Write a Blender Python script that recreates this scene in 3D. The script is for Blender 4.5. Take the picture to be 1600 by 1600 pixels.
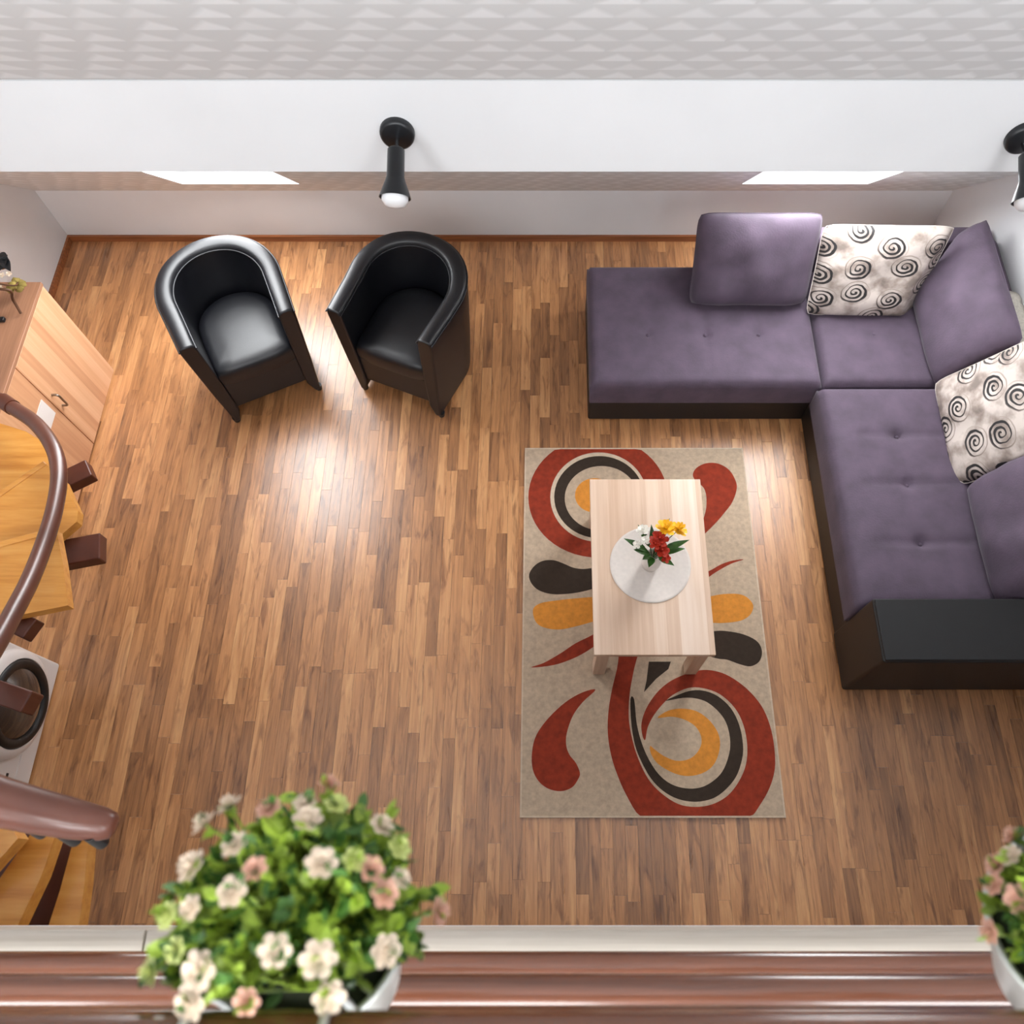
import bpy, bmesh, math, random
from mathutils import Vector, Matrix
from mathutils.geometry import tessellate_polygon

for o in list(bpy.data.objects):
    bpy.data.objects.remove(o)
S = bpy.context.scene
COL = S.collection
R = math.radians
random.seed(7)

# ------------------------------------------------------------------ camera
F = 1250.0                 # focal length in pixels of the 1600 px frame
CX, CY = 856.0, 800.0      # principal point
H = 4.0                    # eye height above the living-room floor
TH = math.atan2(580.0, F)  # tilt away from straight down
CT, ST = math.cos(TH), math.sin(TH)
cam = bpy.data.cameras.new('camera')
cam.sensor_width = 36.0
cam.lens = F / 1600.0 * 36.0
cam.shift_x = -(CX - 800.0) / 1600.0
cam.clip_start = 0.02
cam.dof.use_dof = True
cam.dof.focus_distance = 3.7
cam.dof.aperture_fstop = 4.8
cam_o = bpy.data.objects.new('camera', cam)
cam_o.location = (0, 0, H)
cam_o.rotation_euler = (TH, 0, 0)
COL.objects.link(cam_o)
S.camera = cam_o

# ------------------------------------------------------------------ sky and exposure
world = bpy.data.worlds.new('sky')
S.world = world
world.use_nodes = True
bg = world.node_tree.nodes['Background']
bg.inputs['Color'].default_value = (0.965, 0.985, 1.0, 1)
bg.inputs['Strength'].default_value = 21.0
S.view_settings.view_transform = 'Standard'
S.view_settings.look = 'None'
S.view_settings.gamma = 1.0
S.view_settings.use_curve_mapping = False
S.view_settings.exposure = 0.0


# ------------------------------------------------------------------ pixel -> place
def ray(x, y):
    u, v = x - CX, y - CY
    return u, F * ST - v * CT, F * CT + v * ST        # right, forward, down

def at_z(x, y, z):
    u, f, d = ray(x, y)
    t = (H - z) / d
    return Vector((u * t, f * t, z))


# ------------------------------------------------------------------ materials
def lin(c):
    def g(v):
        v /= 255.0
        return v / 12.92 if v <= 0.04045 else ((v + 0.055) / 1.055) ** 2.4
    return (g(c[0]), g(c[1]), g(c[2]), 1.0)

def new_mat(name):
    m = bpy.data.materials.new(name)
    m.use_nodes = True
    nt = m.node_tree
    return m, nt, nt.nodes['Principled BSDF']

def N(nt, typ, **kw):
    n = nt.nodes.new(typ)
    for k, v in kw.items():
        setattr(n, k, v)
    return n

def math_n(nt, op, a, b=None, c=None):
    n = nt.nodes.new('ShaderNodeMath')
    n.operation = op
    for i, v in enumerate((a, b, c)):
        if v is None:
            continue
        if isinstance(v, (int, float)):
            n.inputs[i].default_value = v
        else:
            nt.links.new(v, n.inputs[i])
    return n.outputs[0]

def ramp(nt, fac, stops, interp='LINEAR'):
    n = nt.nodes.new('ShaderNodeValToRGB')
    n.color_ramp.interpolation = interp
    e = n.color_ramp.elements
    while len(e) > 1:
        e.remove(e[-1])
    e[0].position, e[0].color = stops[0]
    for p, c in stops[1:]:
        k = e.new(p)
        k.color = c
    nt.links.new(fac, n.inputs['Fac'])
    return n.outputs['Color']

def plain(name, col, rough=0.5, metal=0.0, var=0.06, scale=30.0, bump=0.0, sheen=0.0, coat=0.0, spec=None):
    m, nt, b = new_mat(name)
    tc = N(nt, 'ShaderNodeTexCoord')
    no = N(nt, 'ShaderNodeTexNoise')
    no.inputs['Scale'].default_value = scale
    no.inputs['Detail'].default_value = 4
    nt.links.new(tc.outputs['Object'], no.inputs['Vector'])
    c = lin(col)
    lo = tuple(max(0, v * (1 - var * 2)) for v in c[:3]) + (1,)
    hi = tuple(min(1, v * (1 + var * 2)) for v in c[:3]) + (1,)
    nt.links.new(ramp(nt, no.outputs['Fac'], [(0.3, lo), (0.7, hi)]), b.inputs['Base Color'])
    b.inputs['Roughness'].default_value = rough
    b.inputs['Metallic'].default_value = metal
    if spec is not None:
        b.inputs['Specular IOR Level'].default_value = spec
    if sheen:
        b.inputs['Sheen Weight'].default_value = sheen
        b.inputs['Sheen Roughness'].default_value = 0.4
    if coat:
        b.inputs['Coat Weight'].default_value = coat
        b.inputs['Coat Roughness'].default_value = 0.15
    if bump:
        bp = N(nt, 'ShaderNodeBump')
        bp.inputs['Strength'].default_value = bump
        bp.inputs['Distance'].default_value = 0.002
        n2 = N(nt, 'ShaderNodeTexNoise')
        n2.inputs['Scale'].default_value = scale * 12
        nt.links.new(tc.outputs['Object'], n2.inputs['Vector'])
        nt.links.new(n2.outputs['Fac'], bp.inputs['Height'])
        nt.links.new(bp.outputs['Normal'], b.inputs['Normal'])
    return m

def wood(name, stops, along='Y', rough=0.4, width=0.07, grain=(60, 2.0), coat=0.0, contrast=1.0):
    """boards of slightly different tone with grain running along one axis"""
    m, nt, b = new_mat(name)
    tc = N(nt, 'ShaderNodeTexCoord')
    mp = N(nt, 'ShaderNodeMapping')
    g = [grain[0]] * 3
    g['XYZ'.index(along)] = grain[1]
    mp.inputs['Scale'].default_value = g
    nt.links.new(tc.outputs['Object'], mp.inputs['Vector'])
    n1 = N(nt, 'ShaderNodeTexNoise')
    n1.inputs['Scale'].default_value = 1.0
    n1.inputs['Detail'].default_value = 5
    n1.inputs['Roughness'].default_value = 0.6
    nt.links.new(mp.outputs['Vector'], n1.inputs['Vector'])
    fac = n1.outputs['Fac']
    if width:
        sp = N(nt, 'ShaderNodeSeparateXYZ')
        nt.links.new(tc.outputs['Object'], sp.inputs[0])
        across = {'X': 1, 'Y': 0, 'Z': 1}[along]
        cell = math_n(nt, 'FLOOR', math_n(nt, 'DIVIDE', sp.outputs[across], width))
        wn = N(nt, 'ShaderNodeTexWhiteNoise', noise_dimensions='1D')
        nt.links.new(cell, wn.inputs['W'])
        fac = math_n(nt, 'ADD', math_n(nt, 'MULTIPLY', fac, 0.6), math_n(nt, 'MULTIPLY', wn.outputs['Value'], 0.4))
    nt.links.new(ramp(nt, fac, stops), b.inputs['Base Color'])
    b.inputs['Roughness'].default_value = rough
    if coat:
        b.inputs['Coat Weight'].default_value = coat
        b.inputs['Coat Roughness'].default_value = 0.12
    return m

def floor_mat():
    m, nt, b = new_mat('laminate')
    at = N(nt, 'ShaderNodeAttribute', attribute_name='tone')
    geo = N(nt, 'ShaderNodeNewGeometry')
    tone = at.outputs['Fac']
    off = N(nt, 'ShaderNodeCombineXYZ')
    nt.links.new(math_n(nt, 'MULTIPLY', tone, 37.0), off.inputs[0])
    nt.links.new(math_n(nt, 'MULTIPLY', tone, 91.0), off.inputs[1])
    add = N(nt, 'ShaderNodeVectorMath', operation='ADD')
    nt.links.new(geo.outputs['Position'], add.inputs[0])
    nt.links.new(off.outputs[0], add.inputs[1])
    def noise(sx, sy, det, dist=0.0):
        mp = N(nt, 'ShaderNodeMapping')
        mp.inputs['Scale'].default_value = (sx, sy, 1)
        nt.links.new(add.outputs[0], mp.inputs['Vector'])
        n = N(nt, 'ShaderNodeTexNoise')
        n.inputs['Scale'].default_value = 1.0
        n.inputs['Detail'].default_value = det
        n.inputs['Roughness'].default_value = 0.6
        n.inputs['Distortion'].default_value = dist
        nt.links.new(mp.outputs['Vector'], n.inputs['Vector'])
        return n.outputs['Fac']
    fine = noise(85, 3.0, 4, 0.4)
    broad = noise(30, 2.6, 4, 1.4)
    knots = noise(24, 4.0, 3, 1.0)
    fac = math_n(nt, 'ADD', math_n(nt, 'MULTIPLY', tone, 0.28),
                 math_n(nt, 'ADD', math_n(nt, 'MULTIPLY', fine, 0.34), math_n(nt, 'MULTIPLY', broad, 0.50)))
    col = ramp(nt, fac, [(0.30, lin((118, 79, 49))), (0.46, lin((159, 109, 68))),
                         (0.62, lin((192, 135, 86))), (0.80, lin((216, 163, 110)))])
    dark = ramp(nt, knots, [(0.52, (1, 1, 1, 1)), (0.70, (0.52, 0.45, 0.40, 1))])
    mx = N(nt, 'ShaderNodeMix', data_type='RGBA', blend_type='MULTIPLY')
    mx.inputs['Factor'].default_value = 1.0
    nt.links.new(col, mx.inputs['A'])
    nt.links.new(dark, mx.inputs['B'])
    nt.links.new(mx.outputs['Result'], b.inputs['Base Color'])
    rr = math_n(nt, 'ADD', math_n(nt, 'MULTIPLY', broad, 0.10), 0.24)
    nt.links.new(rr, b.inputs['Roughness'])
    b.inputs['Coat Weight'].default_value = 0.85
    b.inputs['Coat Roughness'].default_value = 0.43
    return m

def wallpaper_mat():
    """pale grey paper printed with staggered rows of light triangles; u = X, v = distance down the slope"""
    m, nt, b = new_mat('triangle_wallpaper')
    tc = N(nt, 'ShaderNodeTexCoord')
    sp = N(nt, 'ShaderNodeSeparateXYZ')
    nt.links.new(tc.outputs['Object'], sp.inputs[0])
    v = math_n(nt, 'DIVIDE', sp.outputs[1], 0.088)
    row = math_n(nt, 'FLOOR', v)
    fv = math_n(nt, 'SUBTRACT', v, row)
    wn = N(nt, 'ShaderNodeTexWhiteNoise', noise_dimensions='1D')
    nt.links.new(row, wn.inputs['W'])
    sh = math_n(nt, 'ADD', math_n(nt, 'MULTIPLY', row, 0.37), math_n(nt, 'MULTIPLY', wn.outputs['Value'], 0.12))
    u = math_n(nt, 'ADD', math_n(nt, 'DIVIDE', sp.outputs[0], 0.125), sh)
    cell = math_n(nt, 'FLOOR', u)
    fu = math_n(nt, 'SUBTRACT', u, cell)
    w2 = N(nt, 'ShaderNodeTexWhiteNoise', noise_dimensions='2D')
    cb = N(nt, 'ShaderNodeCombineXYZ')
    nt.links.new(cell, cb.inputs[0]); nt.links.new(row, cb.inputs[1])
    nt.links.new(cb.outputs[0], w2.inputs['Vector'])
    # triangle: |fu-apex| < half * (1-fv)
    apex = math_n(nt, 'ADD', 0.38, math_n(nt, 'MULTIPLY', w2.outputs['Value'], 0.3))
    dist = math_n(nt, 'ABSOLUTE', math_n(nt, 'SUBTRACT', fu, apex))
    half = math_n(nt, 'MULTIPLY', math_n(nt, 'SUBTRACT', fv, 0.10), 0.60)
    tri = math_n(nt, 'MULTIPLY', math_n(nt, 'SUBTRACT', half, dist), 5.0)
    n = N(nt, 'ShaderNodeClamp'); nt.links.new(tri, n.inputs['Value'])
    amt = math_n(nt, 'MULTIPLY', n.outputs[0], math_n(nt, 'ADD', 0.55, math_n(nt, 'MULTIPLY', w2.outputs['Value'], 0.45)))
    col = ramp(nt, amt, [(0.0, lin((214, 216, 217))), (1.0, lin((234, 236, 238)))])
    nt.links.new(col, b.inputs['Base Color'])
    b.inputs['Roughness'].default_value = 0.7
    return m

def swirl_mat():
    """cream cotton printed with dark swirled rings (each ring set sits off-centre in the last)"""
    m, nt, b = new_mat('swirl_print')
    tc = N(nt, 'ShaderNodeTexCoord')
    mp = N(nt, 'ShaderNodeMapping')
    mp.inputs['Scale'].default_value = (1.0, 1.25, 0.0)
    nt.links.new(tc.outputs['Object'], mp.inputs['Vector'])
    nz = N(nt, 'ShaderNodeTexNoise')
    nz.inputs['Scale'].default_value = 14.0
    nt.links.new(mp.outputs['Vector'], nz.inputs['Vector'])
    wob = N(nt, 'ShaderNodeVectorMath', operation='SCALE')
    nt.links.new(nz.outputs['Color'], wob.inputs[0]); wob.inputs['Scale'].default_value = 0.020
    vadd = N(nt, 'ShaderNodeVectorMath', operation='ADD')
    nt.links.new(mp.outputs['Vector'], vadd.inputs[0]); nt.links.new(wob.outputs[0], vadd.inputs[1])
    vo = N(nt, 'ShaderNodeTexVoronoi', voronoi_dimensions='2D')
    vo.inputs['Scale'].default_value = 5.4
    vo.inputs['Randomness'].default_value = 0.7
    nt.links.new(vadd.outputs[0], vo.inputs['Vector'])
    d = vo.outputs['Distance']
    rel = N(nt, 'ShaderNodeVectorMath', operation='SUBTRACT')
    nt.links.new(vadd.outputs[0], rel.inputs[0]); nt.links.new(vo.outputs['Position'], rel.inputs[1])
    sx = N(nt, 'ShaderNodeSeparateXYZ'); nt.links.new(rel.outputs[0], sx.inputs[0])
    ang = math_n(nt, 'ARCTAN2', sx.outputs[1], sx.outputs[0])
    ph = math_n(nt, 'ADD', math_n(nt, 'MULTIPLY', d, 44.0), ang)
    rings = math_n(nt, 'ADD', math_n(nt, 'MULTIPLY', math_n(nt, 'SINE', ph), 0.5), 0.5)
    # heavier ink on one side of each swirl, fading outwards
    side = math_n(nt, 'ADD', math_n(nt, 'MULTIPLY', math_n(nt, 'COSINE', math_n(nt, 'SUBTRACT', ang, -0.7)), 0.5), 0.72)
    mask = ramp(nt, d, [(0.0, (1, 1, 1, 1)), (0.34, (1, 1, 1, 1)), (0.47, (0, 0, 0, 1))])
    thr = math_n(nt, 'SUBTRACT', 0.80, math_n(nt, 'MULTIPLY', side, 0.50))
    cl = N(nt, 'ShaderNodeClamp')
    nt.links.new(math_n(nt, 'MULTIPLY', math_n(nt, 'SUBTRACT', rings, thr), 2.6), cl.inputs['Value'])
    ink = math_n(nt, 'MULTIPLY', cl.outputs[0], mask)
    brush = N(nt, 'ShaderNodeTexNoise'); brush.inputs['Scale'].default_value = 9.0; brush.inputs['Detail'].default_value = 5
    nt.links.new(mp.outputs['Vector'], brush.inputs['Vector'])
    smear = ramp(nt, brush.outputs['Fac'], [(0.42, (0, 0, 0, 1)), (0.66, (0.5, 0.5, 0.5, 1))])
    tot = math_n(nt, 'MAXIMUM', ink, smear)
    col = ramp(nt, tot, [(0.0, lin((196, 184, 176))), (0.35, lin((146, 132, 123))), (0.75, lin((52, 46, 46))), (1.0, lin((30, 27, 28)))])
    nt.links.new(col, b.inputs['Base Color'])
    b.inputs['Roughness'].default_value = 0.75
    return m

M = {}
M['white'] = plain('white_paint', (224, 225, 227), 0.6, var=0.01, scale=3)
M['wall'] = plain('wall_paint', (212, 211, 212), 0.7, var=0.015, scale=3)
M['paper'] = wallpaper_mat()
M['laminate'] = floor_mat()
M['subfloor'] = plain('subfloor', (70, 45, 28), 0.8)
M['skirting'] = wood('skirting_wood', [(0.3, lin((110, 62, 34))), (0.7, lin((160, 98, 58)))], 'X', 0.4, 0)
M['leather'] = plain('black_leather', (10, 11, 17), 0.43, var=0.05, scale=20, bump=0.2, spec=0.6)
M['leather_dark'] = plain('black_leatherette', (11, 11, 13), 0.5, var=0.05, scale=20, bump=0.2, spec=0.5)
M['purple'] = plain('purple_velour', (80, 67, 82), 0.85, var=0.09, scale=9, bump=0.5, sheen=0.12)
M['swirl'] = swirl_mat()
M['tabletop'] = wood('pale_oak', [(0.25, lin((205, 172, 146))), (0.5, lin((222, 194, 170))), (0.75, lin((234, 212, 194)))], 'Y', 0.42, 0.062, (45, 1.6))
M['tableleg'] = wood('pale_oak_leg', [(0.25, lin((200, 166, 138))), (0.75, lin((224, 198, 174)))], 'Z', 0.45, 0, (45, 1.6))
M['beech'] = wood('beech', [(0.25, lin((196, 142, 104))), (0.5, lin((214, 162, 122))), (0.75, lin((226, 180, 142)))], 'Z', 0.45, 0.06, (40, 1.2))
M['beech_top'] = wood('beech_top', [(0.3, lin((140, 98, 72))), (0.7, lin((176, 128, 98)))], 'Y', 0.4, 0, (40, 1.5))
M['pine'] = wood('orange_pine', [(0.25, lin((186, 116, 44))), (0.5, lin((212, 146, 66))), (0.75, lin((224, 164, 86)))], 'X', 0.35, 0, (34, 3), coat=0.3)
M['mahogany'] = wood('brown_rail_wood', [(0.3, lin((80, 44, 28))), (0.55, lin((106, 62, 42))), (0.75, lin((124, 78, 56)))], 'X', 0.25, 0, (38, 1.2), coat=0.6)
M['rail_tube'] = plain('brown_tube', (94, 52, 38), 0.38, var=0.10, scale=6, coat=0.2)
M['block'] = plain('dark_brown_block', (86, 42, 26), 0.4, var=0.08, scale=20)
M['black'] = plain('black_metal', (20, 23, 27), 0.35, var=0.03)
M['chrome'] = plain('chrome', (190, 190, 192), 0.22, 1.0, var=0.02)
M['steel'] = plain('brushed_steel', (150, 140, 128), 0.35, 1.0, var=0.05)
M['bulb'] = plain('frosted_bulb', (228, 228, 230), 0.3, var=0.01)
M['appliance'] = plain('appliance_white', (226, 220, 216), 0.3, var=0.01, scale=4)
M['rubber'] = plain('black_rubber', (22, 20, 20), 0.45)
M['mat'] = plain('white_placemat', (216, 206, 198), 0.7, var=0.02, scale=60, bump=0.4)
M['vase'] = plain('white_ceramic', (225, 216, 208), 0.3, var=0.01)
M['zinc'] = plain('pale_zinc', (176, 178, 172), 0.38, 0.75, var=0.08, scale=14)
M['soil'] = plain('dark_moss', (34, 40, 22), 0.9, var=0.2, scale=60)
M['leaf'] = plain('fresh_leaf', (142, 166, 56), 0.5, var=0.25, scale=26)
M['leaf_dark'] = plain('deep_leaf', (66, 104, 40), 0.5, var=0.2, scale=26)
M['petal'] = plain('cream_petal', (218, 200, 178), 0.6, var=0.03, scale=40)
M['petal_pink'] = plain('pink_petal', (212, 166, 144), 0.6, var=0.04, scale=40)
M['petal_green'] = plain('lime_bud', (196, 204, 128), 0.6, var=0.05, scale=40)
M['bouquet_leaf'] = plain('bouquet_leaf', (52, 92, 34), 0.45, var=0.2, scale=40)
M['yellow'] = plain('yellow_petal', (246, 190, 30), 0.55, var=0.06, scale=40)
M['red'] = plain('red_petal', (176, 44, 20), 0.55, var=0.1, scale=40)
M['white_petal'] = plain('white_petal', (238, 234, 224), 0.55, var=0.02, scale=40)
M['rug_base'] = plain('rug_beige', (190, 168, 144), 0.95, var=0.07, scale=45, bump=0.8)
M['rug_cream'] = plain('rug_cream', (206, 186, 162), 0.95, var=0.05, scale=45, bump=0.8)
M['rug_red'] = plain('rug_rust', (142, 47, 22), 0.95, var=0.10, scale=35, bump=0.8)
M['rug_dark'] = plain('rug_brown', (54, 41, 30), 0.95, var=0.08, scale=45, bump=0.8)
M['rug_orange'] = plain('rug_orange', (216, 140, 52), 0.95, var=0.06, scale=45, bump=0.8)
M['throw'] = plain('pale_wool', (196, 190, 178), 0.95, var=0.08, scale=60, bump=1.0)
M['twig'] = plain('brown_twig', (84, 50, 24), 0.7, var=0.1)
M['moss'] = plain('olive_dried', (140, 122, 60), 0.85, var=0.15)
M['gallery'] = wood('gallery_board', [(0.3, lin((176, 166, 152))), (0.7, lin((204, 196, 184)))], 'X', 0.5, 0, (60, 1.2))
def glass():
    m, nt, b = new_mat('window_glass')
    b.inputs['Base Color'].default_value = (1, 1, 1, 1)
    b.inputs['Roughness'].default_value = 0.0
    out = nt.nodes['Material Output']
    tr = N(nt, 'ShaderNodeBsdfTransparent')
    gl = N(nt, 'ShaderNodeBsdfGlossy'); gl.inputs['Roughness'].default_value = 0.02
    mx = N(nt, 'ShaderNodeMixShader'); mx.inputs[0].default_value = 0.06
    nt.links.new(tr.outputs[0], mx.inputs[1]); nt.links.new(gl.outputs[0], mx.inputs[2])
    nt.links.new(mx.outputs[0], out.inputs['Surface'])
    return m
M['glass'] = glass()
def door_glass():
    m, nt, b = new_mat('dark_door_glass')
    b.inputs['Base Color'].default_value = lin((38, 36, 36))
    b.inputs['Roughness'].default_value = 0.08
    b.inputs['Coat Weight'].default_value = 1.0
    return m
M['door_glass'] = door_glass()


# ------------------------------------------------------------------ object helpers
MW = {}
def tag(o, label=None, cat=None, group=None, kind=None):
    if label: o['label'] = label
    if cat: o['category'] = cat
    if group: o['group'] = group
    if kind: o['kind'] = kind
    return o

def thing(name, label, cat, loc=(0, 0, 0), rotz=0.0, group=None):
    o = bpy.data.objects.new(name, None)
    o.empty_display_size = 0.1
    o.location = loc
    o.rotation_euler = (0, 0, rotz)
    COL.objects.link(o)
    MW[o.name] = Matrix.Translation(Vector(loc)) @ Matrix.Rotation(rotz, 4, 'Z')
    return tag(o, label, cat, group)

def emit(name, bm, mat, parent=None, smooth=False, world=False, bevel=0.0, sub=0, angle=40, recalc=True):
    """turn a bmesh into one mesh object; world=True: coordinates are world ones although it is a child"""
    if world and parent is not None:
        bmesh.ops.transform(bm, matrix=MW[parent.name].inverted(), verts=bm.verts)
    if recalc:
        bmesh.ops.recalc_face_normals(bm, faces=bm.faces)
    me = bpy.data.meshes.new(name)
    bm.to_mesh(me)
    bm.free()
    me.materials.append(M[mat] if isinstance(mat, str) else mat)
    o = bpy.data.objects.new(name, me)
    COL.objects.link(o)
    if parent is not None:
        o.parent = parent
        MW[o.name] = MW[parent.name].copy()
    else:
        MW[o.name] = Matrix.Identity(4)
    if smooth:
        for p in me.polygons:
            p.use_smooth = True
        me.set_sharp_from_angle(angle=R(62))
    if bevel:
        md = o.modifiers.new('bevel', 'BEVEL')
        md.width = bevel; md.segments = 3; md.limit_method = 'ANGLE'; md.angle_limit = R(angle)
        for p in me.polygons:
            p.use_smooth = True
        wn = o.modifiers.new('normals', 'WEIGHTED_NORMAL'); wn.keep_sharp = True
    if sub:
        md = o.modifiers.new('sub', 'SUBSURF'); md.levels = sub; md.render_levels = sub
    return o

def box(bm, x0, x1, y0, y1, z0, z1, mtx=None):
    vs = [bm.verts.new((x, y, z)) for x in (x0, x1) for y in (y0, y1) for z in (z0, z1)]
    for f in ((0, 1, 3, 2), (4, 6, 7, 5), (0, 4, 5, 1), (2, 3, 7, 6), (0, 2, 6, 4), (1, 5, 7, 3)):
        bm.faces.new([vs[i] for i in f])
    if mtx is not None:
        bmesh.ops.transform(bm, matrix=mtx, verts=vs)
    return vs

def B(*a, **k):
    bm = bmesh.new()
    box(bm, *a, **k)
    return bm

def prism(bm, pts, dz):
    """polygon of 3-D points, extruded downwards by dz"""
    top = [bm.verts.new(p) for p in pts]
    bot = [bm.verts.new((p[0], p[1], p[2] - dz)) for p in pts]
    n = len(pts)
    bm.faces.new(top)
    bm.faces.new(bot[::-1])
    for i in range(n):
        bm.faces.new((top[i], bot[i], bot[(i + 1) % n], top[(i + 1) % n]))
    return bm

def lathe(bm, prof, seg=32, mtx=None):
    """profile of (radius, z)"""
    rings = []
    vs = []
    for r, z in prof:
        if r < 1e-6:
            v = bm.verts.new((0, 0, z)); rings.append([v]); vs.append(v)
        else:
            ring = [bm.verts.new((r * math.cos(2 * math.pi * i / seg), r * math.sin(2 * math.pi * i / seg), z)) for i in range(seg)]
            rings.append(ring); vs += ring
    for a, b in zip(rings, rings[1:]):
        for i in range(seg):
            j = (i + 1) % seg
            if len(a) == 1 and len(b) == 1:
                continue
            if len(a) == 1:
                bm.faces.new((a[0], b[i], b[j]))
            elif len(b) == 1:
                bm.faces.new((a[i], b[0], a[j]))
            else:
                bm.faces.new((a[i], b[i], b[j], a[j]))
    if mtx is not None:
        bmesh.ops.transform(bm, matrix=mtx, verts=vs)
    return bm

def tube(bm, pts, rad, seg=12, caps=True):
    pts = [Vector(p) for p in pts]
    n = len(pts)
    rads = rad if isinstance(rad, (list, tuple)) else [rad] * n
    rings = []
    prev = None
    for i, p in enumerate(pts):
        d = (pts[min(i + 1, n - 1)] - pts[max(i - 1, 0)]).normalized()
        if prev is None:
            a = Vector((0, 0, 1)) if abs(d.z) < 0.9 else Vector((1, 0, 0))
            u = d.cross(a).normalized()
        else:
            u = (prev - d * prev.dot(d)).normalized()
        prev = u
        w = d.cross(u)
        rings.append([bm.verts.new(p + (u * math.cos(2 * math.pi * k / seg) + w * math.sin(2 * math.pi * k / seg)) * rads[i]) for k in range(seg)])
    for a, b in zip(rings, rings[1:]):
        for k in range(seg):
            bm.faces.new((a[k], b[k], b[(k + 1) % seg], a[(k + 1) % seg]))
    if caps:
        bm.faces.new(rings[0][::-1]); bm.faces.new(rings[-1])
    return bm

def smooth_path(pts, n=6):
    """Catmull-Rom through 3-D points"""
    P = [Vector(p) for p in pts]
    out = []
    for i in range(len(P) - 1):
        p0, p1, p2, p3 = P[max(i - 1, 0)], P[i], P[i + 1], P[min(i + 2, len(P) - 1)]
        for k in range(n):
            t = k / n
            out.append(0.5 * ((2 * p1) + (p2 - p0) * t + (2 * p0 - 5 * p1 + 4 * p2 - p3) * t * t + (3 * p1 - p0 - 3 * p2 + p3) * t ** 3))
    out.append(P[-1])
    return out


# ------------------------------------------------------------------ the room
XL, XR, YB = -3.12, 2.465, 3.82
KNEE = 0.41
SLOPE = math.atan(1.19)
YRIDGE = -0.35
ZRIDGE = KNEE + (YB - YRIDGE) * 1.19

# floor: dark underlay with laminate staves
fl = emit('floor', B(XL - 0.1, XR + 0.1, -2.4, YB + 0.1, -0.12, -0.008), 'subfloor')
tag(fl, 'warm brown wood laminate floor laid in narrow staves', kind='structure')
SW = 0.058
staves = []
x = XL
ci = 0
while x < XR:
    w = min(SW, XR - x)
    y = -0.75 - random.random() * 0.5
    while y < YB:
        L = random.choice((0.32, 0.42, 0.52, 0.64, 0.78))
        y0, y1 = max(y, -0.75), min(y + L, YB)
        if y1 - y0 > 0.02:
            staves.append((x, x + w, y0, y1, random.random()))
        y += L
    x += SW
    ci += 1

def stave_seen(s):
    cx, cy = (s[0] + s[1]) / 2, (s[2] + s[3]) / 2
    if cy < -0.15: return False
    if 0.2 < cx < 2.465 and 2.42 < cy: return False          # sofa
    if cx > 1.45 and cy > 0.85: return False
    if -0.1 < cx < 1.2 and 0.2 < cy < 2.3: return False       # rug
    if -2.0 < cx < -0.5 and 2.5 < cy < 3.3: return False      # armchairs
    if cx < -2.3 or cx > 2.2: return False
    return True
seen = sorted([s for s in staves if stave_seen(s)],
              key=lambda s: (s[0] + 0.2) ** 2 * 0.6 + (s[2] - 0.6) ** 2)[:290]
seen_set = set(id(s) for s in seen)

def stave_mesh(name, lst):
    verts, faces, tones = [], [], []
    g = 0.0004
    for (a, b_, c, d, t) in lst:
        k = len(verts)
        zt = -0.0006 * ((t * 7919) % 1.0)
        verts += [(a + g, c + g, zt), (b_ - g, c + g, zt), (b_ - g, d - g, zt), (a + g, d - g, zt),
                  (a + g, c + g, -0.009), (b_ - g, c + g, -0.009), (b_ - g, d - g, -0.009), (a + g, d - g, -0.009)]
        faces += [(k, k + 1, k + 2, k + 3), (k + 7, k + 6, k + 5, k + 4), (k, k + 4, k + 5, k + 1),
                  (k + 1, k + 5, k + 6, k + 2), (k + 2, k + 6, k + 7, k + 3), (k + 3, k + 7, k + 4, k)]
        tones += [t] * 8
    me = bpy.data.meshes.new(name)
    me.from_pydata(verts, [], faces)
    at = me.attributes.new('tone', 'FLOAT', 'POINT')
    at.data.foreach_set('value', tones)
    me.materials.append(M['laminate'])
    o = bpy.data.objects.new(name, me)
    COL.objects.link(o)
    o.parent = fl
    return o
for s in seen:
    stave_mesh('plank', [s])
tag(stave_mesh('plank_field', [s for s in staves if id(s) not in seen_set]), kind='stuff')

# walls
def struct(name, bm, mat, parent=None, **k):
    o = emit(name, bm, mat, parent, **k)
    if parent is None:
        o['kind'] = 'structure'
    return o

struct('wall_back', B(XL - 0.1, XR + 0.1, YB, YB + 0.12, -0.1, KNEE + 0.05), 'wall')
struct('baseboard_back', B(XL, XR, YB - 0.016, YB, 0, 0.045), 'skirting')
struct('baseboard_left', B(XL, XL + 0.014, -0.7, YB - 0.016, 0, 0.045), 'skirting')
for nm, xa, xb in (('wall_left', XL - 0.12, XL), ('wall_right', XR, XR + 0.12)):
    bm = bmesh.new()
    ys = [YB + 0.1, YB + 0.1, YRIDGE, -3.9, -3.9]
    zs = [-0.1, KNEE - 0.1 * 1.19 + 0.1, ZRIDGE + 0.1, KNEE + 0.9, -0.1]
    a = [bm.verts.new((xa, y, z)) for y, z in zip(ys, zs)]
    b_ = [bm.verts.new((xb, y, z)) for y, z in zip(ys, zs)]
    bm.faces.new(a); bm.faces.new(b_[::-1])
    for i in range(5):
        bm.faces.new((a[i], b_[i], b_[(i + 1) % 5], a[(i + 1) % 5]))
    struct(nm, bm, 'wall')

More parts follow.
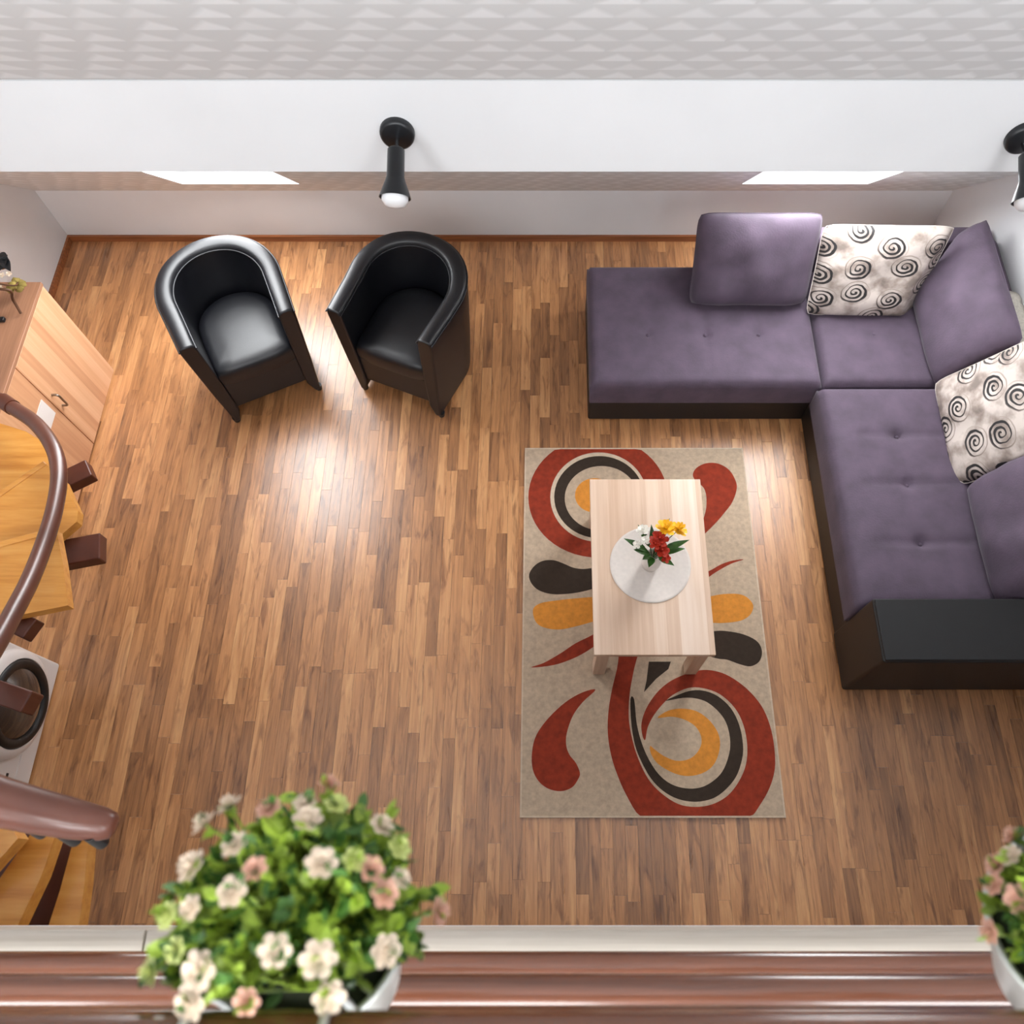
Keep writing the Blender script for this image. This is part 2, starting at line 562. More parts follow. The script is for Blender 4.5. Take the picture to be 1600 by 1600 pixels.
# sloped ceiling: local x along the room, local y DOWN the slope from the ridge, local z outwards
SL = (YB - YRIDGE) / math.cos(SLOPE)
def slope_frame(side):
    y = Vector((0, side * math.cos(SLOPE), -math.sin(SLOPE)))
    x = Vector((1, 0, 0))
    z = Vector((0, side * math.sin(SLOPE), math.cos(SLOPE)))
    m = Matrix.Identity(4)
    for i in range(3):
        m[i][0], m[i][1], m[i][2] = x[i], y[i], z[i]
    m[0][3], m[1][3], m[2][3] = 0, YRIDGE, ZRIDGE
    return m

def s_of_z(z):
    return (ZRIDGE - z) / math.sin(SLOPE)

def slope(name, side, holes, length, mat):
    """holes: (x0,x1,s0,s1)"""
    bm = bmesh.new()
    xs = sorted(set([XL - 0.05, XR + 0.05] + [h[0] for h in holes] + [h[1] for h in holes]))
    ss = sorted(set([-0.05, length] + [h[2] for h in holes] + [h[3] for h in holes]))
    for i in range(len(xs) - 1):
        for j in range(len(ss) - 1):
            mx_, ms = (xs[i] + xs[i + 1]) / 2, (ss[j] + ss[j + 1]) / 2
            if any(h[0] < mx_ < h[1] and h[2] < ms < h[3] for h in holes):
                continue
            box(bm, xs[i], xs[i + 1], ss[j], ss[j + 1], 0.0, 0.16)
    bmesh.ops.remove_doubles(bm, verts=bm.verts, dist=0.0005)
    o = struct(name, bm, mat)
    o.matrix_world = slope_frame(side)
    return o

front_holes = [(-2.09, -1.42, s_of_z(1.98), s_of_z(0.64)), (1.11, 1.83, s_of_z(1.98), s_of_z(0.64))]
rear_holes = [(-2.5, -1.5, 1.0, 2.3), (-0.8, 0.2, 1.0, 2.3), (0.9, 1.9, 1.0, 2.3)]
slope('ceiling', 1, front_holes, SL + 0.03, 'paper')
slope('ceiling_rear', -1, rear_holes, 5.2, 'white')

def roof_window(n, side, h, light_name):
    fm = slope_frame(side)
    x0, x1, s0, s1 = h
    bm = bmesh.new()
    w = 0.045
    e = 0.004
    for a in ((x0 - e, x0 + w, s0 - e, s1 + e), (x1 - w, x1 + e, s0 - e, s1 + e), (x0 + w, x1 - w, s0 - e, s0 + w), (x0 + w, x1 - w, s1 - w, s1 + e)):
        box(bm, a[0], a[1], a[2], a[3], 0.09, 0.15)
    root = struct('window_%d' % n, bm, 'white')
    root.matrix_world = fm
    emit('pane', B(x0 + w - 0.002, x1 - w + 0.002, s0 + w - 0.002, s1 - w + 0.002, 0.115, 0.121), 'glass', root)
    # light portal in the opening (only guides the sampling of the sky)
    L = bpy.data.lights.new(light_name, 'AREA')
    L.shape = 'RECTANGLE'
    L.size, L.size_y = x1 - x0, s1 - s0
    L.cycles.is_portal = True
    lo = bpy.data.objects.new(light_name, L)
    COL.objects.link(lo)
    lo.matrix_world = fm @ Matrix.Translation(((x0 + x1) / 2, (s0 + s1) / 2, 0.17))
for i, h in enumerate(front_holes):
    roof_window(i + 1, 1, h, 'roof_window_sky')
for i, h in enumerate(rear_holes):
    roof_window(i + 3, -1, h, 'roof_window_rear_offscreen')

# boxed purlin across the slope
YP = 2.15
ZP0, ZP1 = 2.06, 2.392
bm = bmesh.new()
def slope_y(z): return YB - (z - KNEE) / 1.19
pr = [(YP, ZP0), (YP, ZP1), (slope_y(ZP1) + 0.08, ZP1), (slope_y(ZP0) + 0.08, ZP0)]
a = [bm.verts.new((XL - 0.02, y, z)) for y, z in pr]
b_ = [bm.verts.new((XR + 0.02, y, z)) for y, z in pr]
bm.faces.new(a); bm.faces.new(b_[::-1])
for i in range(4):
    bm.faces.new((a[i], b_[i], b_[(i + 1) % 4], a[(i + 1) % 4]))
struct('trim_1', bm, 'white')

# gallery slab and its edge boards
GZ = 2.4
struct('gallery_floor', B(XL, XR, -3.4, -0.08, 2.12, GZ), 'white')
ge = struct('trim_2', B(XL, XR, -0.11, -0.078, 2.2, GZ + 0.006), 'gallery')
for xa, xb in ((XL, -0.708), (-0.704, XR)):
    emit('edge_board', B(xa, xb, -0.118, -0.074, GZ + 0.004, GZ + 0.016), 'gallery', ge, bevel=0.002)
struct('wall_rear', B(XL - 0.1, XR + 0.1, -2.5, -2.4, -0.1, 2.2), 'wall')
struct('wall_gallery', B(XL - 0.1, XR + 0.1, -3.45, -3.35, 2.1, 3.4), 'wall')


# ------------------------------------------------------------------ rug
rug = thing('rug', 'beige rug with rust red, brown and orange swirls under the coffee table', 'rug', tuple(at_z(1010, 990, 0)))
def zpx(p):     # zoomed tracing of the rug -> photo pixels
    return 800 + p[0] / 2.623, 680 + p[1] / 2.623
RZ = 0.009
def rug_pts(lst, z):
    return [tuple(at_z(*zpx(p), z)) for p in lst]
c4 = rug_pts([(55, 56), (945, 54), (1113, 1564), (40, 1562)], RZ)
rx0 = (c4[0][0] + c4[3][0]) / 2; rx1 = (c4[1][0] + c4[2][0]) / 2
ry0, ry1 = c4[3][1], c4[0][1]
emit('pile', B(rx0, rx1, ry0, ry1, 0.0, RZ), 'rug_base', rug, world=True, bevel=0.003)
bm = bmesh.new()
for a in ((rx0 - .006, rx1 + .006, ry0 - .006, ry0 + .002), (rx0 - .006, rx1 + .006, ry1 - .002, ry1 + .006), (rx0 - .006, rx0 + .002, ry0, ry1), (rx1 - .002, rx1 + .006, ry0, ry1)):
    box(bm, a[0], a[1], a[2], a[3], 0.0, RZ + 0.001)
emit('binding', bm, 'rug_cream', rug, world=True)
def clipped(lst):
    pts = rug_pts(lst, 0)
    return [(min(max(p[0], rx0 + .002), rx1 - .002), min(max(p[1], ry0 + .002), ry1 - .002)) for p in pts]
def densify(lst, n=4):
    P = [Vector((p[0], p[1], 0)) for p in lst]
    out = []
    m = len(P)
    for i in range(m):
        p0, p1, p2, p3 = P[i - 1], P[i], P[(i + 1) % m], P[(i + 2) % m]
        corner = (p1 - p0).length > 1e-6 and (p2 - p1).length > 1e-6
        for k in range(n):
            t = k / n
            q = 0.5 * ((2 * p1) + (p2 - p0) * t + (2 * p0 - 5 * p1 + 4 * p2 - p3) * t * t + (3 * p1 - p0 - 3 * p2 + p3) * t ** 3)
            out.append((q.x, q.y))
    return out
def motif(name, lst, mat, lvl, smooth=True):
    pts = clipped(densify(lst) if smooth else lst)
    z = RZ + 0.0005 * lvl
    q = []
    for p in pts:                                    # drop doubled points
        if not q or (Vector(p) - Vector(q[-1])).length > 0.0015:
            q.append(p)
    if (Vector(q[0]) - Vector(q[-1])).length < 0.0015:
        q.pop()
    bm = bmesh.new()
    top = [bm.verts.new((p[0], p[1], z)) for p in q]
    bot = [bm.verts.new((p[0], p[1], RZ - 0.002)) for p in q]
    for tri in tessellate_polygon([[Vector((p[0], p[1], 0)) for p in q]]):
        try:
            f = bm.faces.new([top[i] for i in tri])
            f.normal_update()
            if f.normal.z < 0: f.normal_flip()
        except ValueError:
            pass
    area = sum(a[0] * b[1] - b[0] * a[1] for a, b in zip(q, q[1:] + q[:1]))
    k = len(q)
    for i in range(k):
        j = (i + 1) % k
        f = bm.faces.new((top[i], bot[i], bot[j], top[j]) if area > 0 else (top[i], top[j], bot[j], bot[i]))
    emit(name, bm, mat, rug, world=True, recalc=False)
def ell(cx, cy, rx, ry, n=56):
    return [(cx + rx * math.cos(2 * math.pi * i / n), cy + ry * math.sin(2 * math.pi * i / n)) for i in range(n)]
motif('red_ring', ell(352, 257, 285, 247), 'rug_red', 1, False)
motif('cream_ring', ell(355, 257, 198, 183), 'rug_cream', 2, False)
motif('brown_ring', ell(357, 257, 184, 168), 'rug_dark', 3, False)
motif('cream_disc', ell(366, 262, 150, 132), 'rug_base', 4, False)
motif('orange_disc', ell(338, 250, 80, 70), 'rug_orange', 5, False)
motif('red_drop', [(740, 165), (755, 137), (795, 118), (845, 120), (890, 147), (917, 195), (918, 232), (900, 280), (870, 320), (838, 358), (798, 398), (730, 460), (785, 340), (796, 270), (785, 220), (752, 190)], 'rug_red', 1)
motif('red_sliver', [(948, 512), (895, 530), (820, 573), (760, 620), (770, 580), (818, 553), (860, 530), (905, 516)], 'rug_red', 1)
motif('orange_petal', [(740, 690), (825, 660), (900, 652), (950, 660), (983, 690), (985, 718), (965, 747), (920, 766), (825, 771), (740, 745)], 'rug_orange', 1)
motif('brown_petal', [(740, 830), (832, 805), (900, 808), (960, 823), (1006, 850), (1023, 890), (1011, 930), (975, 949), (930, 940), (880, 922), (832, 915), (740, 880)], 'rug_dark', 1)
motif('brown_petal', [(385, 550), (325, 548), (290, 551), (250, 545), (210, 528), (170, 515), (125, 518), (90, 540), (70, 575), (80, 610), (110, 638), (160, 653), (220, 653), (280, 645), (330, 632), (385, 610)], 'rug_dark', 1)
motif('orange_petal', [(390, 665), (325, 666), (250, 672), (180, 680), (120, 690), (88, 712), (90, 750), (110, 780), (150, 795), (200, 798), (260, 786), (325, 768), (390, 745)], 'rug_orange', 1)
motif('red_sliver', [(78, 953), (130, 935), (200, 895), (260, 855), (330, 820), (390, 780), (385, 830), (330, 872), (270, 908), (200, 936), (140, 949)], 'rug_red', 1)
motif('red_drop', [(342, 1045), (290, 1055), (220, 1095), (150, 1160), (100, 1230), (82, 1300), (85, 1370), (110, 1420), (150, 1450), (200, 1460), (245, 1445), (270, 1412), (278, 1385), (262, 1345), (235, 1310), (222, 1270), (225, 1220), (250, 1150), (290, 1095)], 'rug_red', 1)
motif('red_swirl', [(450, 860), (430, 958), (410, 1040), (395, 1130), (392, 1220), (405, 1310), (430, 1390), (465, 1470), (525, 1564), (600, 1572), (750, 1575), (900, 1572), (975, 1564), (1012, 1520), (1052, 1450), (1075, 1370), (1073, 1280), (1055, 1190), (1020, 1110), (960, 1040), (890, 990), (830, 968), (770, 965), (700, 985), (640, 1015), (590, 1060), (550, 1120), (530, 1180), (533, 1230), (545, 1250),
      (555, 1200), (580, 1150), (620, 1100), (660, 1065), (720, 1038), (780, 1038), (850, 1063), (912, 1120), (947, 1190), (962, 1270), (957, 1350), (928, 1420), (882, 1478), (820, 1513), (750, 1524), (680, 1512), (610, 1467), (558, 1410), (518, 1330), (493, 1250), (478, 1160), (482, 1060), (500, 958), (520, 860)], 'rug_red', 1)
motif('brown_swirl', [(485, 1082), (488, 1180), (503, 1270), (530, 1340), (570, 1410), (620, 1460), (680, 1492), (750, 1503), (820, 1490), (872, 1455), (917, 1400), (941, 1330), (945, 1270), (930, 1190), (895, 1120), (840, 1070), (780, 1048), (725, 1050), (670, 1070), (630, 1090),
      (700, 1078), (750, 1080), (800, 1097), (850, 1140), (880, 1190), (893, 1260), (885, 1320), (860, 1380), (820, 1420), (770, 1445), (710, 1448), (650, 1430), (600, 1390), (560, 1330), (530, 1260), (510, 1180), (500, 1085)], 'rug_dark', 1)
motif('orange_crescent', [(595, 1160), (640, 1130), (700, 1122), (760, 1135), (812, 1175), (846, 1230), (849, 1290), (826, 1350), (782, 1385), (720, 1398), (660, 1385), (600, 1350), (570, 1310), (565, 1275), (585, 1290), (620, 1315), (670, 1335), (720, 1330), (755, 1305), (775, 1265), (770, 1225), (745, 1190), (700, 1165), (650, 1155)], 'rug_orange', 1)
motif('brown_wedge', [(560, 930), (650, 930), (640, 960), (590, 1000), (540, 1055), (550, 1010)], 'rug_dark', 1, False)


# ------------------------------------------------------------------ coffee table
TZ = 0.45
tx0, tx1, ty0, ty1 = 0.209, 0.760, 0.935, 1.828
FZ = 0.0100   # legs stand on the rug
table = thing('coffee_table', 'pale oak coffee table standing on the swirl patterned rug', 'table', ((tx0 + tx1) / 2, (ty0 + ty1) / 2, FZ))
emit('tabletop', B(tx0, tx1, ty0, ty1, TZ - 0.03, TZ), 'tabletop', table, world=True, bevel=0.003)
for sx in (0, 1):
    for sy in (0, 1):
        x = tx0 + 0.016 if sx == 0 else tx1 - 0.016 - 0.06
        y = ty0 + 0.016 if sy == 0 else ty1 - 0.016 - 0.06
        emit('leg', B(x, x + 0.06, y, y + 0.06, FZ, TZ - 0.03), 'tableleg', table, world=True, bevel=0.003)
for a in ((tx0 + .076, tx1 - .076, ty0 + .03, ty0 + .05), (tx0 + .076, tx1 - .076, ty1 - .05, ty1 - .03),
          (tx0 + .03, tx0 + .05, ty0 + .076, ty1 - .076), (tx1 - .05, tx1 - .03, ty0 + .076, ty1 - .076)):
    emit('apron', B(a[0], a[1], a[2], a[3], TZ - 0.11, TZ - 0.03), 'tableleg', table, world=True)
# round place mat
pm = at_z(1016, 882, TZ)
bm = lathe(bmesh.new(), [(0, 0.0005), (0.186, 0.0005), (0.192, 0.0015), (0.192, 0.0035), (0.187, 0.006), (0.180, 0.0055), (0.176, 0.004), (0, 0.004)], 64,
           Matrix.Translation((pm.x, pm.y, TZ)))
tag(emit('placemat', bm, 'mat', smooth=True), 'round white placemat lying under the flower vase', 'placemat')

# flower vase
vx, vy = pm.x - 0.002, pm.y - 0.005
vase = thing('flower_vase', 'small white vase of yellow, red and white flowers on the coffee table', 'vase', (vx, vy, TZ + 0.004))
lathe_prof = [(0, 0.0), (0.030, 0.0), (0.036, 0.006), (0.046, 0.05), (0.044, 0.085), (0.030, 0.115), (0.026, 0.13), (0.031, 0.14), (0.027, 0.139), (0.022, 0.128), (0.026, 0.113), (0, 0.10)]
emit('body', lathe(bmesh.new(), lathe_prof, 32), 'vase', vase, smooth=True)
def leaf_bm(p, d, length, width, up=Vector((0, 0, 1)), droop=0.25, n=6):
    """a folded, pointed leaf with thickness starting at p along d"""
    bm = bmesh.new()
    d = Vector(d).normalized()
    side = d.cross(up)
    if side.length < 1e-3: side = Vector((1, 0, 0))
    side.normalize()
    nor = side.cross(d).normalized()
    rows = []
    for i in range(n + 1):
        t = i / n
        w = width * 0.5 * math.sin(math.pi * min(1, t ** 0.75)) + 0.0003
        c = Vector(p) + d * (length * t) - Vector((0, 0, 1)) * (droop * length * t * t)
        rows.append([bm.verts.new(c - side * w + nor * w * 0.35), bm.verts.new(c), bm.verts.new(c + side * w + nor * w * 0.35),
                     bm.verts.new(c - nor * 0.0012)])
    for a, b in zip(rows, rows[1:]):
        bm.faces.new((a[0], b[0], b[1], a[1])); bm.faces.new((a[1], b[1], b[2], a[2]))
        bm.faces.new((a[2], b[2], b[3], a[3])); bm.faces.new((a[3], b[3], b[0], a[0]))
    bm.faces.new((rows[0][0], rows[0][1], rows[0][2], rows[0][3]))
    return bm
def bloom(name, mat, parent, c, r, axis=(0, 0, 1), petals=6, layers=3, world=False, cup=0.6):
    bm = bmesh.new()
    q = Vector((0, 0, 1)).rotation_difference(Vector(axis).normalized()).to_matrix().to_4x4()
    mtx = Matrix.Translation(Vector(c)) @ q
    for l in range(layers):
        k = 1 - l / (layers + 0.4)
        for i in range(petals):
            a = 2 * math.pi * (i + 0.5 * l) / petals + 0.2 * l
            ca, sa = math.cos(a), math.sin(a)
            vs = []
            for (t, w, zz) in ((0.05, 0.10, 0), (0.55, 0.36, 0.10), (0.92, 0.34, 0.26), (1.06, 0.12, 0.30)):
                rr = r * k * t
                z = r * (zz * cup * (1 + 1.3 * l) + 0.12 * l)
                ww = r * k * w
                vs.append((bm.verts.new((ca * rr - sa * ww, sa * rr + ca * ww, z)), bm.verts.new((ca * rr * 1.02, sa * rr * 1.02, z - 0.05 * r)), bm.verts.new((ca * rr + sa * ww, sa * rr - ca * ww, z))))
            for u, v in zip(vs, vs[1:]):
                bm.faces.new((u[0], v[0], v[1], u[1])); bm.faces.new((u[1], v[1], v[2], u[2]))
    bmesh.ops.create_icosphere(bm, subdivisions=1, radius=r * 0.26, matrix=Matrix.Translation((0, 0, r * 0.30)))
    bmesh.ops.transform(bm, matrix=mtx, verts=bm.verts)
    return emit(name, bm, mat, parent, smooth=True, world=world)
top = Vector((0, 0, 0.14))
def vpt(px, py, z):          # bouquet point from the photo at world height z, in vase coordinates
    p = at_z(px, py, z)
    return Vector((p.x - vx, p.y - vy, z - TZ - 0.004))
stems = bmesh.new()
heads = [('yellow', 1040, 826, 0.69, 0.036, 6), ('yellow', 1060, 828, 0.67, 0.032, 6), ('red', 1030, 843, 0.69, 0.032, 6), ('red', 1034, 860, 0.67, 0.026, 6),
         ('red', 1024, 850, 0.70, 0.022, 5), ('white_petal', 1005, 829, 0.67, 0.024, 6), ('white_petal', 1010, 844, 0.68, 0.018, 5), ('white_petal', 996, 851, 0.66, 0.017, 5), ('red', 1040, 872, 0.65, 0.018, 5)]
for m_, px, py, z, r, n_ in heads:
    c = vpt(px, py, z)
    ax = (c - top) + Vector((0, 0, 0.12))
    bloom('flower', m_, vase, c, r * 1.3, ax, n_, 3)
    tube(stems, smooth_path([top + Vector((0, 0, -0.03)) + Vector((c.x, c.y, 0)) * 0.1, (top + c) / 2 + Vector((0, 0, 0.01)), c], 3), 0.002, 6)
emit('stems', stems, 'bouquet_leaf', vase, smooth=True)
for px, py, z in ((975, 840, 0.64), (1078, 842, 0.65), (1071, 856, 0.64), (1054, 883, 0.62), (1014, 886, 0.62), (1047, 808, 0.69), (997, 818, 0.67), (990, 858, 0.62), (1004, 874, 0.63), (1018, 818, 0.66), (1022, 868, 0.64)):
    e = vpt(px, py, z)
    s = top * 0.97 + (e - top) * 0.22
    emit('leaf', leaf_bm(s, e - s, (e - s).length, 0.034 if z < 0.66 else 0.028, droop=0.08), 'bouquet_leaf', vase, smooth=True)


# ------------------------------------------------------------------ soft shapes
def pillow_bm(w, h, t, n=18, sag=0.0, seed=1, pinch=0.015):
    """cushion lying in local XY, thickness along Z"""
    rnd = random.Random(seed)
    ph = [rnd.uniform(0, 6.28) for _ in range(6)]
    bm = bmesh.new()
    def pt(i, j, s):
        u, v = -1 + 2 * i / n, -1 + 2 * j / n
        ex = 1 - pinch * (1 - v * v) - 0.05 * v ** 10
        ey = 1 - pinch * (1 - u * u) - 0.05 * u ** 10
        prof = max(0.0, (1 - abs(u) ** 3.0)) ** 0.44 * max(0.0, (1 - abs(v) ** 3.0)) ** 0.44
        x = u * w / 2 * ex
        y = v * h / 2 * ey
        z = s * t / 2 * prof
        wr = 0.006 * math.sin(5 * u + 3 * v + ph[0]) + 0.005 * math.sin(-4 * u + 6 * v + ph[1]) + 0.003 * math.sin(11 * u + 2 * v + ph[2])
        z += wr * prof * s
        z -= sag * (1 - v) * 0.0
        return (x, y, z)
    top_ = [[None] * (n + 1) for _ in range(n + 1)]
    bot_ = [[None] * (n + 1) for _ in range(n + 1)]
    for i in range(n + 1):
        for j in range(n + 1):
            edge = i in (0, n) or j in (0, n)
            top_[i][j] = bm.verts.new(pt(i, j, 1))
            bot_[i][j] = top_[i][j] if edge else bm.verts.new(pt(i, j, -1))
    for i in range(n):
        for j in range(n):
            bm.faces.new((top_[i][j], top_[i + 1][j], top_[i + 1][j + 1], top_[i][j + 1]))
            f = (bot_[i][j], bot_[i][j + 1], bot_[i + 1][j + 1], bot_[i + 1][j])
            if len(set(f)) == 4:
                try: bm.faces.new(f)
                except ValueError: pass
    return bm

def frame_from(center, xdir, ydir):
    x = Vector(xdir).normalized()
    y = Vector(ydir); y = (y - x * y.dot(x)).normalized()
    z = x.cross(y)
    m = Matrix.Identity(4)
    for i in range(3):
        m[i][0], m[i][1], m[i][2], m[i][3] = x[i], y[i], z[i], center[i]
    return m

def cushion(name, label, mat, center, xdir, ydir, w, h, t, seed, press=(), group=None):
    """press: planes (point, direction to stay on) that flatten the cushion where it meets something"""
    fm = frame_from(center, xdir, ydir)
    inv = fm.inverted()
    def pressed(co):
        p = fm @ Vector(co)
        for (q, n) in press:
            n = Vector(n).normalized()
            e = (p - Vector(q)).dot(n)
            if e < 0:
                p = p - n * e * 0.97
        return inv @ p
    o = thing(name, label, 'cushion', (0, 0, 0), group=group)
    o.matrix_world = fm
    MW[o.name] = fm
    bm = pillow_bm(w, h, t, n=32, seed=seed)
    for v in bm.verts:
        v.co = pressed(v.co)
    emit('cover', bm, mat, o, smooth=True)
    # seam piping round the edge
    bm = bmesh.new()
    n = 18
    pts = []
    pinch = 0.015
    for k in range(4 * n):
        s, r_ = divmod(k, n)
        q = -1 + 2 * r_ / n
        u, v = ((q, -1), (1, q), (-q, 1), (-1, -q))[s]
        pts.append(Vector((u * w / 2 * (1 - pinch * (1 - v * v) - 0.05 * v ** 10), v * h / 2 * (1 - pinch * (1 - u * u) - 0.05 * u ** 10), 0)))
    pts.append(pts[0])
    pts = [pressed(p) for p in pts]
    tube(bm, pts, 0.0025, 6, caps=False)
    emit('piping', bm, ('mat' if mat == 'swirl' else mat), o, smooth=True)
    return o


# ------------------------------------------------------------------ corner sofa
sofa = thing('corner_sofa', 'purple fabric corner sofa with black base and black armrest', 'sofa', (1.46, 2.43, 0))
SZ = 0.40
emit('base', B(0.232, 2.44, 2.442, 3.25, 0.012, 0.215), 'leather_dark', sofa, world=True, bevel=0.012)
emit('base', B(1.468, 2.44, 1.15, 2.46, 0.012, 0.215), 'leather_dark', sofa, world=True, bevel=0.012)

def seat_bm(x0, x1, y0, y1, z0, z1, tufts, creases=(), rad=0.045, nx=34, ny=34):
    """upholstered seat block with rounded top edges, sunk buttons and soft creases"""
    bm = bmesh.new()
    def depth(x, y):
        d = 0.0
        for (a, b, s) in tufts:
            r2 = (x - a) ** 2 + (y - b) ** 2
            d += s * math.exp(-r2 / (2 * 0.020 ** 2)) + 0.35 * s * math.exp(-r2 / (2 * 0.06 ** 2))
        for (axis, c, lo, hi, s) in creases:
            q = (y - c) if axis == 'x' else (x - c)
            along = x if axis == 'x' else y
            k = max(0.0, min(1.0, (along - lo) / 0.08)) * max(0.0, min(1.0, (hi - along) / 0.08))
            d += s * math.exp(-q * q / (2 * 0.012 ** 2)) * k
        return d
    grid = []
    for i in range(nx + 1):
        row = []
        for j in range(ny + 1):
            x = x0 + (x1 - x0) * i / nx
            y = y0 + (y1 - y0) * j / ny
            e = min(x - x0, x1 - x, y - y0, y1 - y)
            z = z1
            if e < rad:
                z = z1 - rad + math.sqrt(max(0, rad * rad - (rad - e) ** 2))
            u, v = (x - x0) / (x1 - x0) * 2 - 1, (y - y0) / (y1 - y0) * 2 - 1
            z += 0.012 * (1 - u ** 4) * (1 - v ** 4) - depth(x, y)
            row.append(bm.verts.new((x, y, z)))
        grid.append(row)
    for i in range(nx):
        for j in range(ny):
            bm.faces.new((grid[i][j], grid[i + 1][j], grid[i + 1][j + 1], grid[i][j + 1]))
    rim = [grid[i][0] for i in range(nx + 1)] + [grid[nx][j] for j in range(1, ny + 1)] + [grid[i][ny] for i in range(nx - 1, -1, -1)] + [grid[0][j] for j in range(ny - 1, 0, -1)]
    bot = []
    cx_, cy_ = (x0 + x1) / 2, (y0 + y1) / 2
    for v in rim:
        bot.append(bm.verts.new((cx_ + (v.co.x - cx_) * 0.995, cy_ + (v.co.y - cy_) * 0.995, z0)))
    k = len(rim)
    for i in range(k):
        bm.faces.new((rim[i], bot[i], bot[(i + 1) % k], rim[(i + 1) % k]))
    bm.faces.new(bot[::-1])
    return bm
def sxy(px, py):
    p = at_z(px, py, SZ + 0.01)
    return p.x, p.y
def button(parent, x, y, z):
    emit('button', lathe(bmesh.new(), [(0, 0.004), (0.007, 0.003), (0.010, -0.001), (0.009, -0.006), (0, -0.008)], 12, Matrix.Translation((x, y, z))), 'purple', parent, smooth=True, world=True)
T1 = [sxy(1013, 519), sxy(1103, 519), sxy(1187, 519), sxy(1013, 464)]
yc = T1[0][1]
s1 = emit('seat', seat_bm(0.228, 1.482, 2.425, 3.255, 0.213, SZ,
          [(a, b, 0.022) for a, b in T1[:3]] + [(T1[3][0], T1[3][1], 0.012)],
          [('x', yc, 0.45, 1.3, 0.004), ('y', T1[1][0], 2.5, 3.0, 0.006)], nx=70, ny=46), 'purple', sofa, smooth=True, world=True)
for a, b in T1[:3]:
    button(s1, a, b, SZ - 0.014)
t2 = sxy(1367, 520)
s2 = emit('seat', seat_bm(1.486, 2.16, 2.425, 3.255, 0.213, SZ, [(t2[0], t2[1], 0.012)], [], nx=36, ny=40), 'purple', sofa, smooth=True, world=True)
button(s2, t2[0], t2[1], SZ - 0.002)
T3 = [sxy(1404, 680), sxy(1420, 756), sxy(1441, 848)]
s3 = emit('seat', seat_bm(1.452, 2.16, 1.165, 2.415, 0.213, SZ + 0.012, [(a, b, 0.024) for a, b in T3],
          [('x', b, 1.56, 2.12, 0.012) for a, b in T3], rad=0.06, nx=44, ny=64), 'purple', sofa, smooth=True, world=True)
for a, b in T3:
    button(s3, a, b, SZ - 0.012)
# back frames behind the loose cushions
emit('back_frame', B(0.86, 2.445, 3.19, 3.30, 0.10, 0.66), 'purple', sofa, world=True, bevel=0.03)
emit('back_frame', B(2.34, 2.45, 1.16, 3.19, 0.10, 0.68), 'purple', sofa, world=True, bevel=0.03)
# armrest
arm = emit('armrest', B(1.462, 2.45, 0.872, 1.166, 0.012, 0.566), 'leather_dark', sofa, world=True, bevel=0.014)
emit('armrest_top', B(1.468, 2.448, 0.878, 1.160, 0.560, 0.576), 'leather_dark', arm, world=True, bevel=0.007)
for fx, fy in ((0.30, 2.52), (0.30, 3.18), (1.40, 2.52), (1.56, 0.96), (2.36, 0.96), (2.36, 3.18)):
    emit('foot', lathe(bmesh.new(), [(0, 0), (0.022, 0), (0.026, 0.016), (0, 0.016)], 16, Matrix.Translation((fx, fy, 0))), 'black', sofa, world=True)

# loose cushions
SEAT_A = ((0, 0, 0.405), (0, 0, 1))
SEAT_B = ((0, 0, 0.415), (0, 0, 1))
BACK_A = ((0, 3.193, 0), (0, -1, 0))
BACK_B = ((2.330, 0, 0), (-1, 0, 0))
ARM = ((0, 1.164, 0), (0, 1, 0))
def meet(a, b, across):
    """plane through the line a-b in which two cushions press together; normal to one side and to the other"""
    n = (Vector(b) - Vector(a)).cross(Vector(across)).normalized()
    return (a, n), (a, -n)
def side(pair, center):
    return pair[0] if (Vector(center) - Vector(pair[0][0])).dot(pair[0][1]) > 0 else pair[1]
CORNER = meet((2.055, 2.95, 0.42), (2.215, 3.19, 0.78), (1, 1, 0))
STACK = meet((2.11, 1.775, 0.42), (2.33, 1.84, 0.75), (-0.84, 0, 0.54))
cushion('back_cushion', 'plain purple back cushion standing on the chaise end beside a patterned cushion', 'purple',
        (1.118, 3.065, 0.640), (1, 0, 0), (0, 0.22, 0.45), 0.66, 0.51, 0.25, 3, press=(BACK_A, SEAT_A))
c = (2.20, 2.80, 0.61)
cushion('back_cushion', 'plain purple back cushion in the inner corner between the two patterned cushions', 'purple',
        c, (0, 1, 0), (0.27, 0.04, 0.42), 0.80, 0.50, 0.22, 4, press=(side(CORNER, c), ((2.318, 0, 0), (-1, 0, 0)), BACK_A, SEAT_A))
c = (2.235, 1.50, 0.625)
cushion('back_cushion', 'plain purple back cushion beside the black armrest', 'purple',
        c, (0, 1, 0), (0.27, 0, 0.42), 0.68, 0.50, 0.24, 5, press=(side(STACK, c), BACK_B, ARM, SEAT_B))
c = (1.79, 3.00, 0.62)
cushion('patterned_cushion', 'cream cushion with dark swirls leaning between two purple cushions in the sofa corner', 'swirl',
        c, (1, -0.02, 0.0), (0.08, 0.23, 0.42), 0.70, 0.50, 0.17, 6, press=(side(CORNER, c), BACK_A, SEAT_A))
c = (2.205, 2.10, 0.625)
cushion('patterned_cushion', 'cream cushion with dark swirls in front of the purple cushion by the armrest', 'swirl',
        c, (-0.03, 1, 0.10), (0.26, 0.10, 0.42), 0.60, 0.54, 0.16, 8, press=(side(STACK, c), BACK_B, SEAT_B))

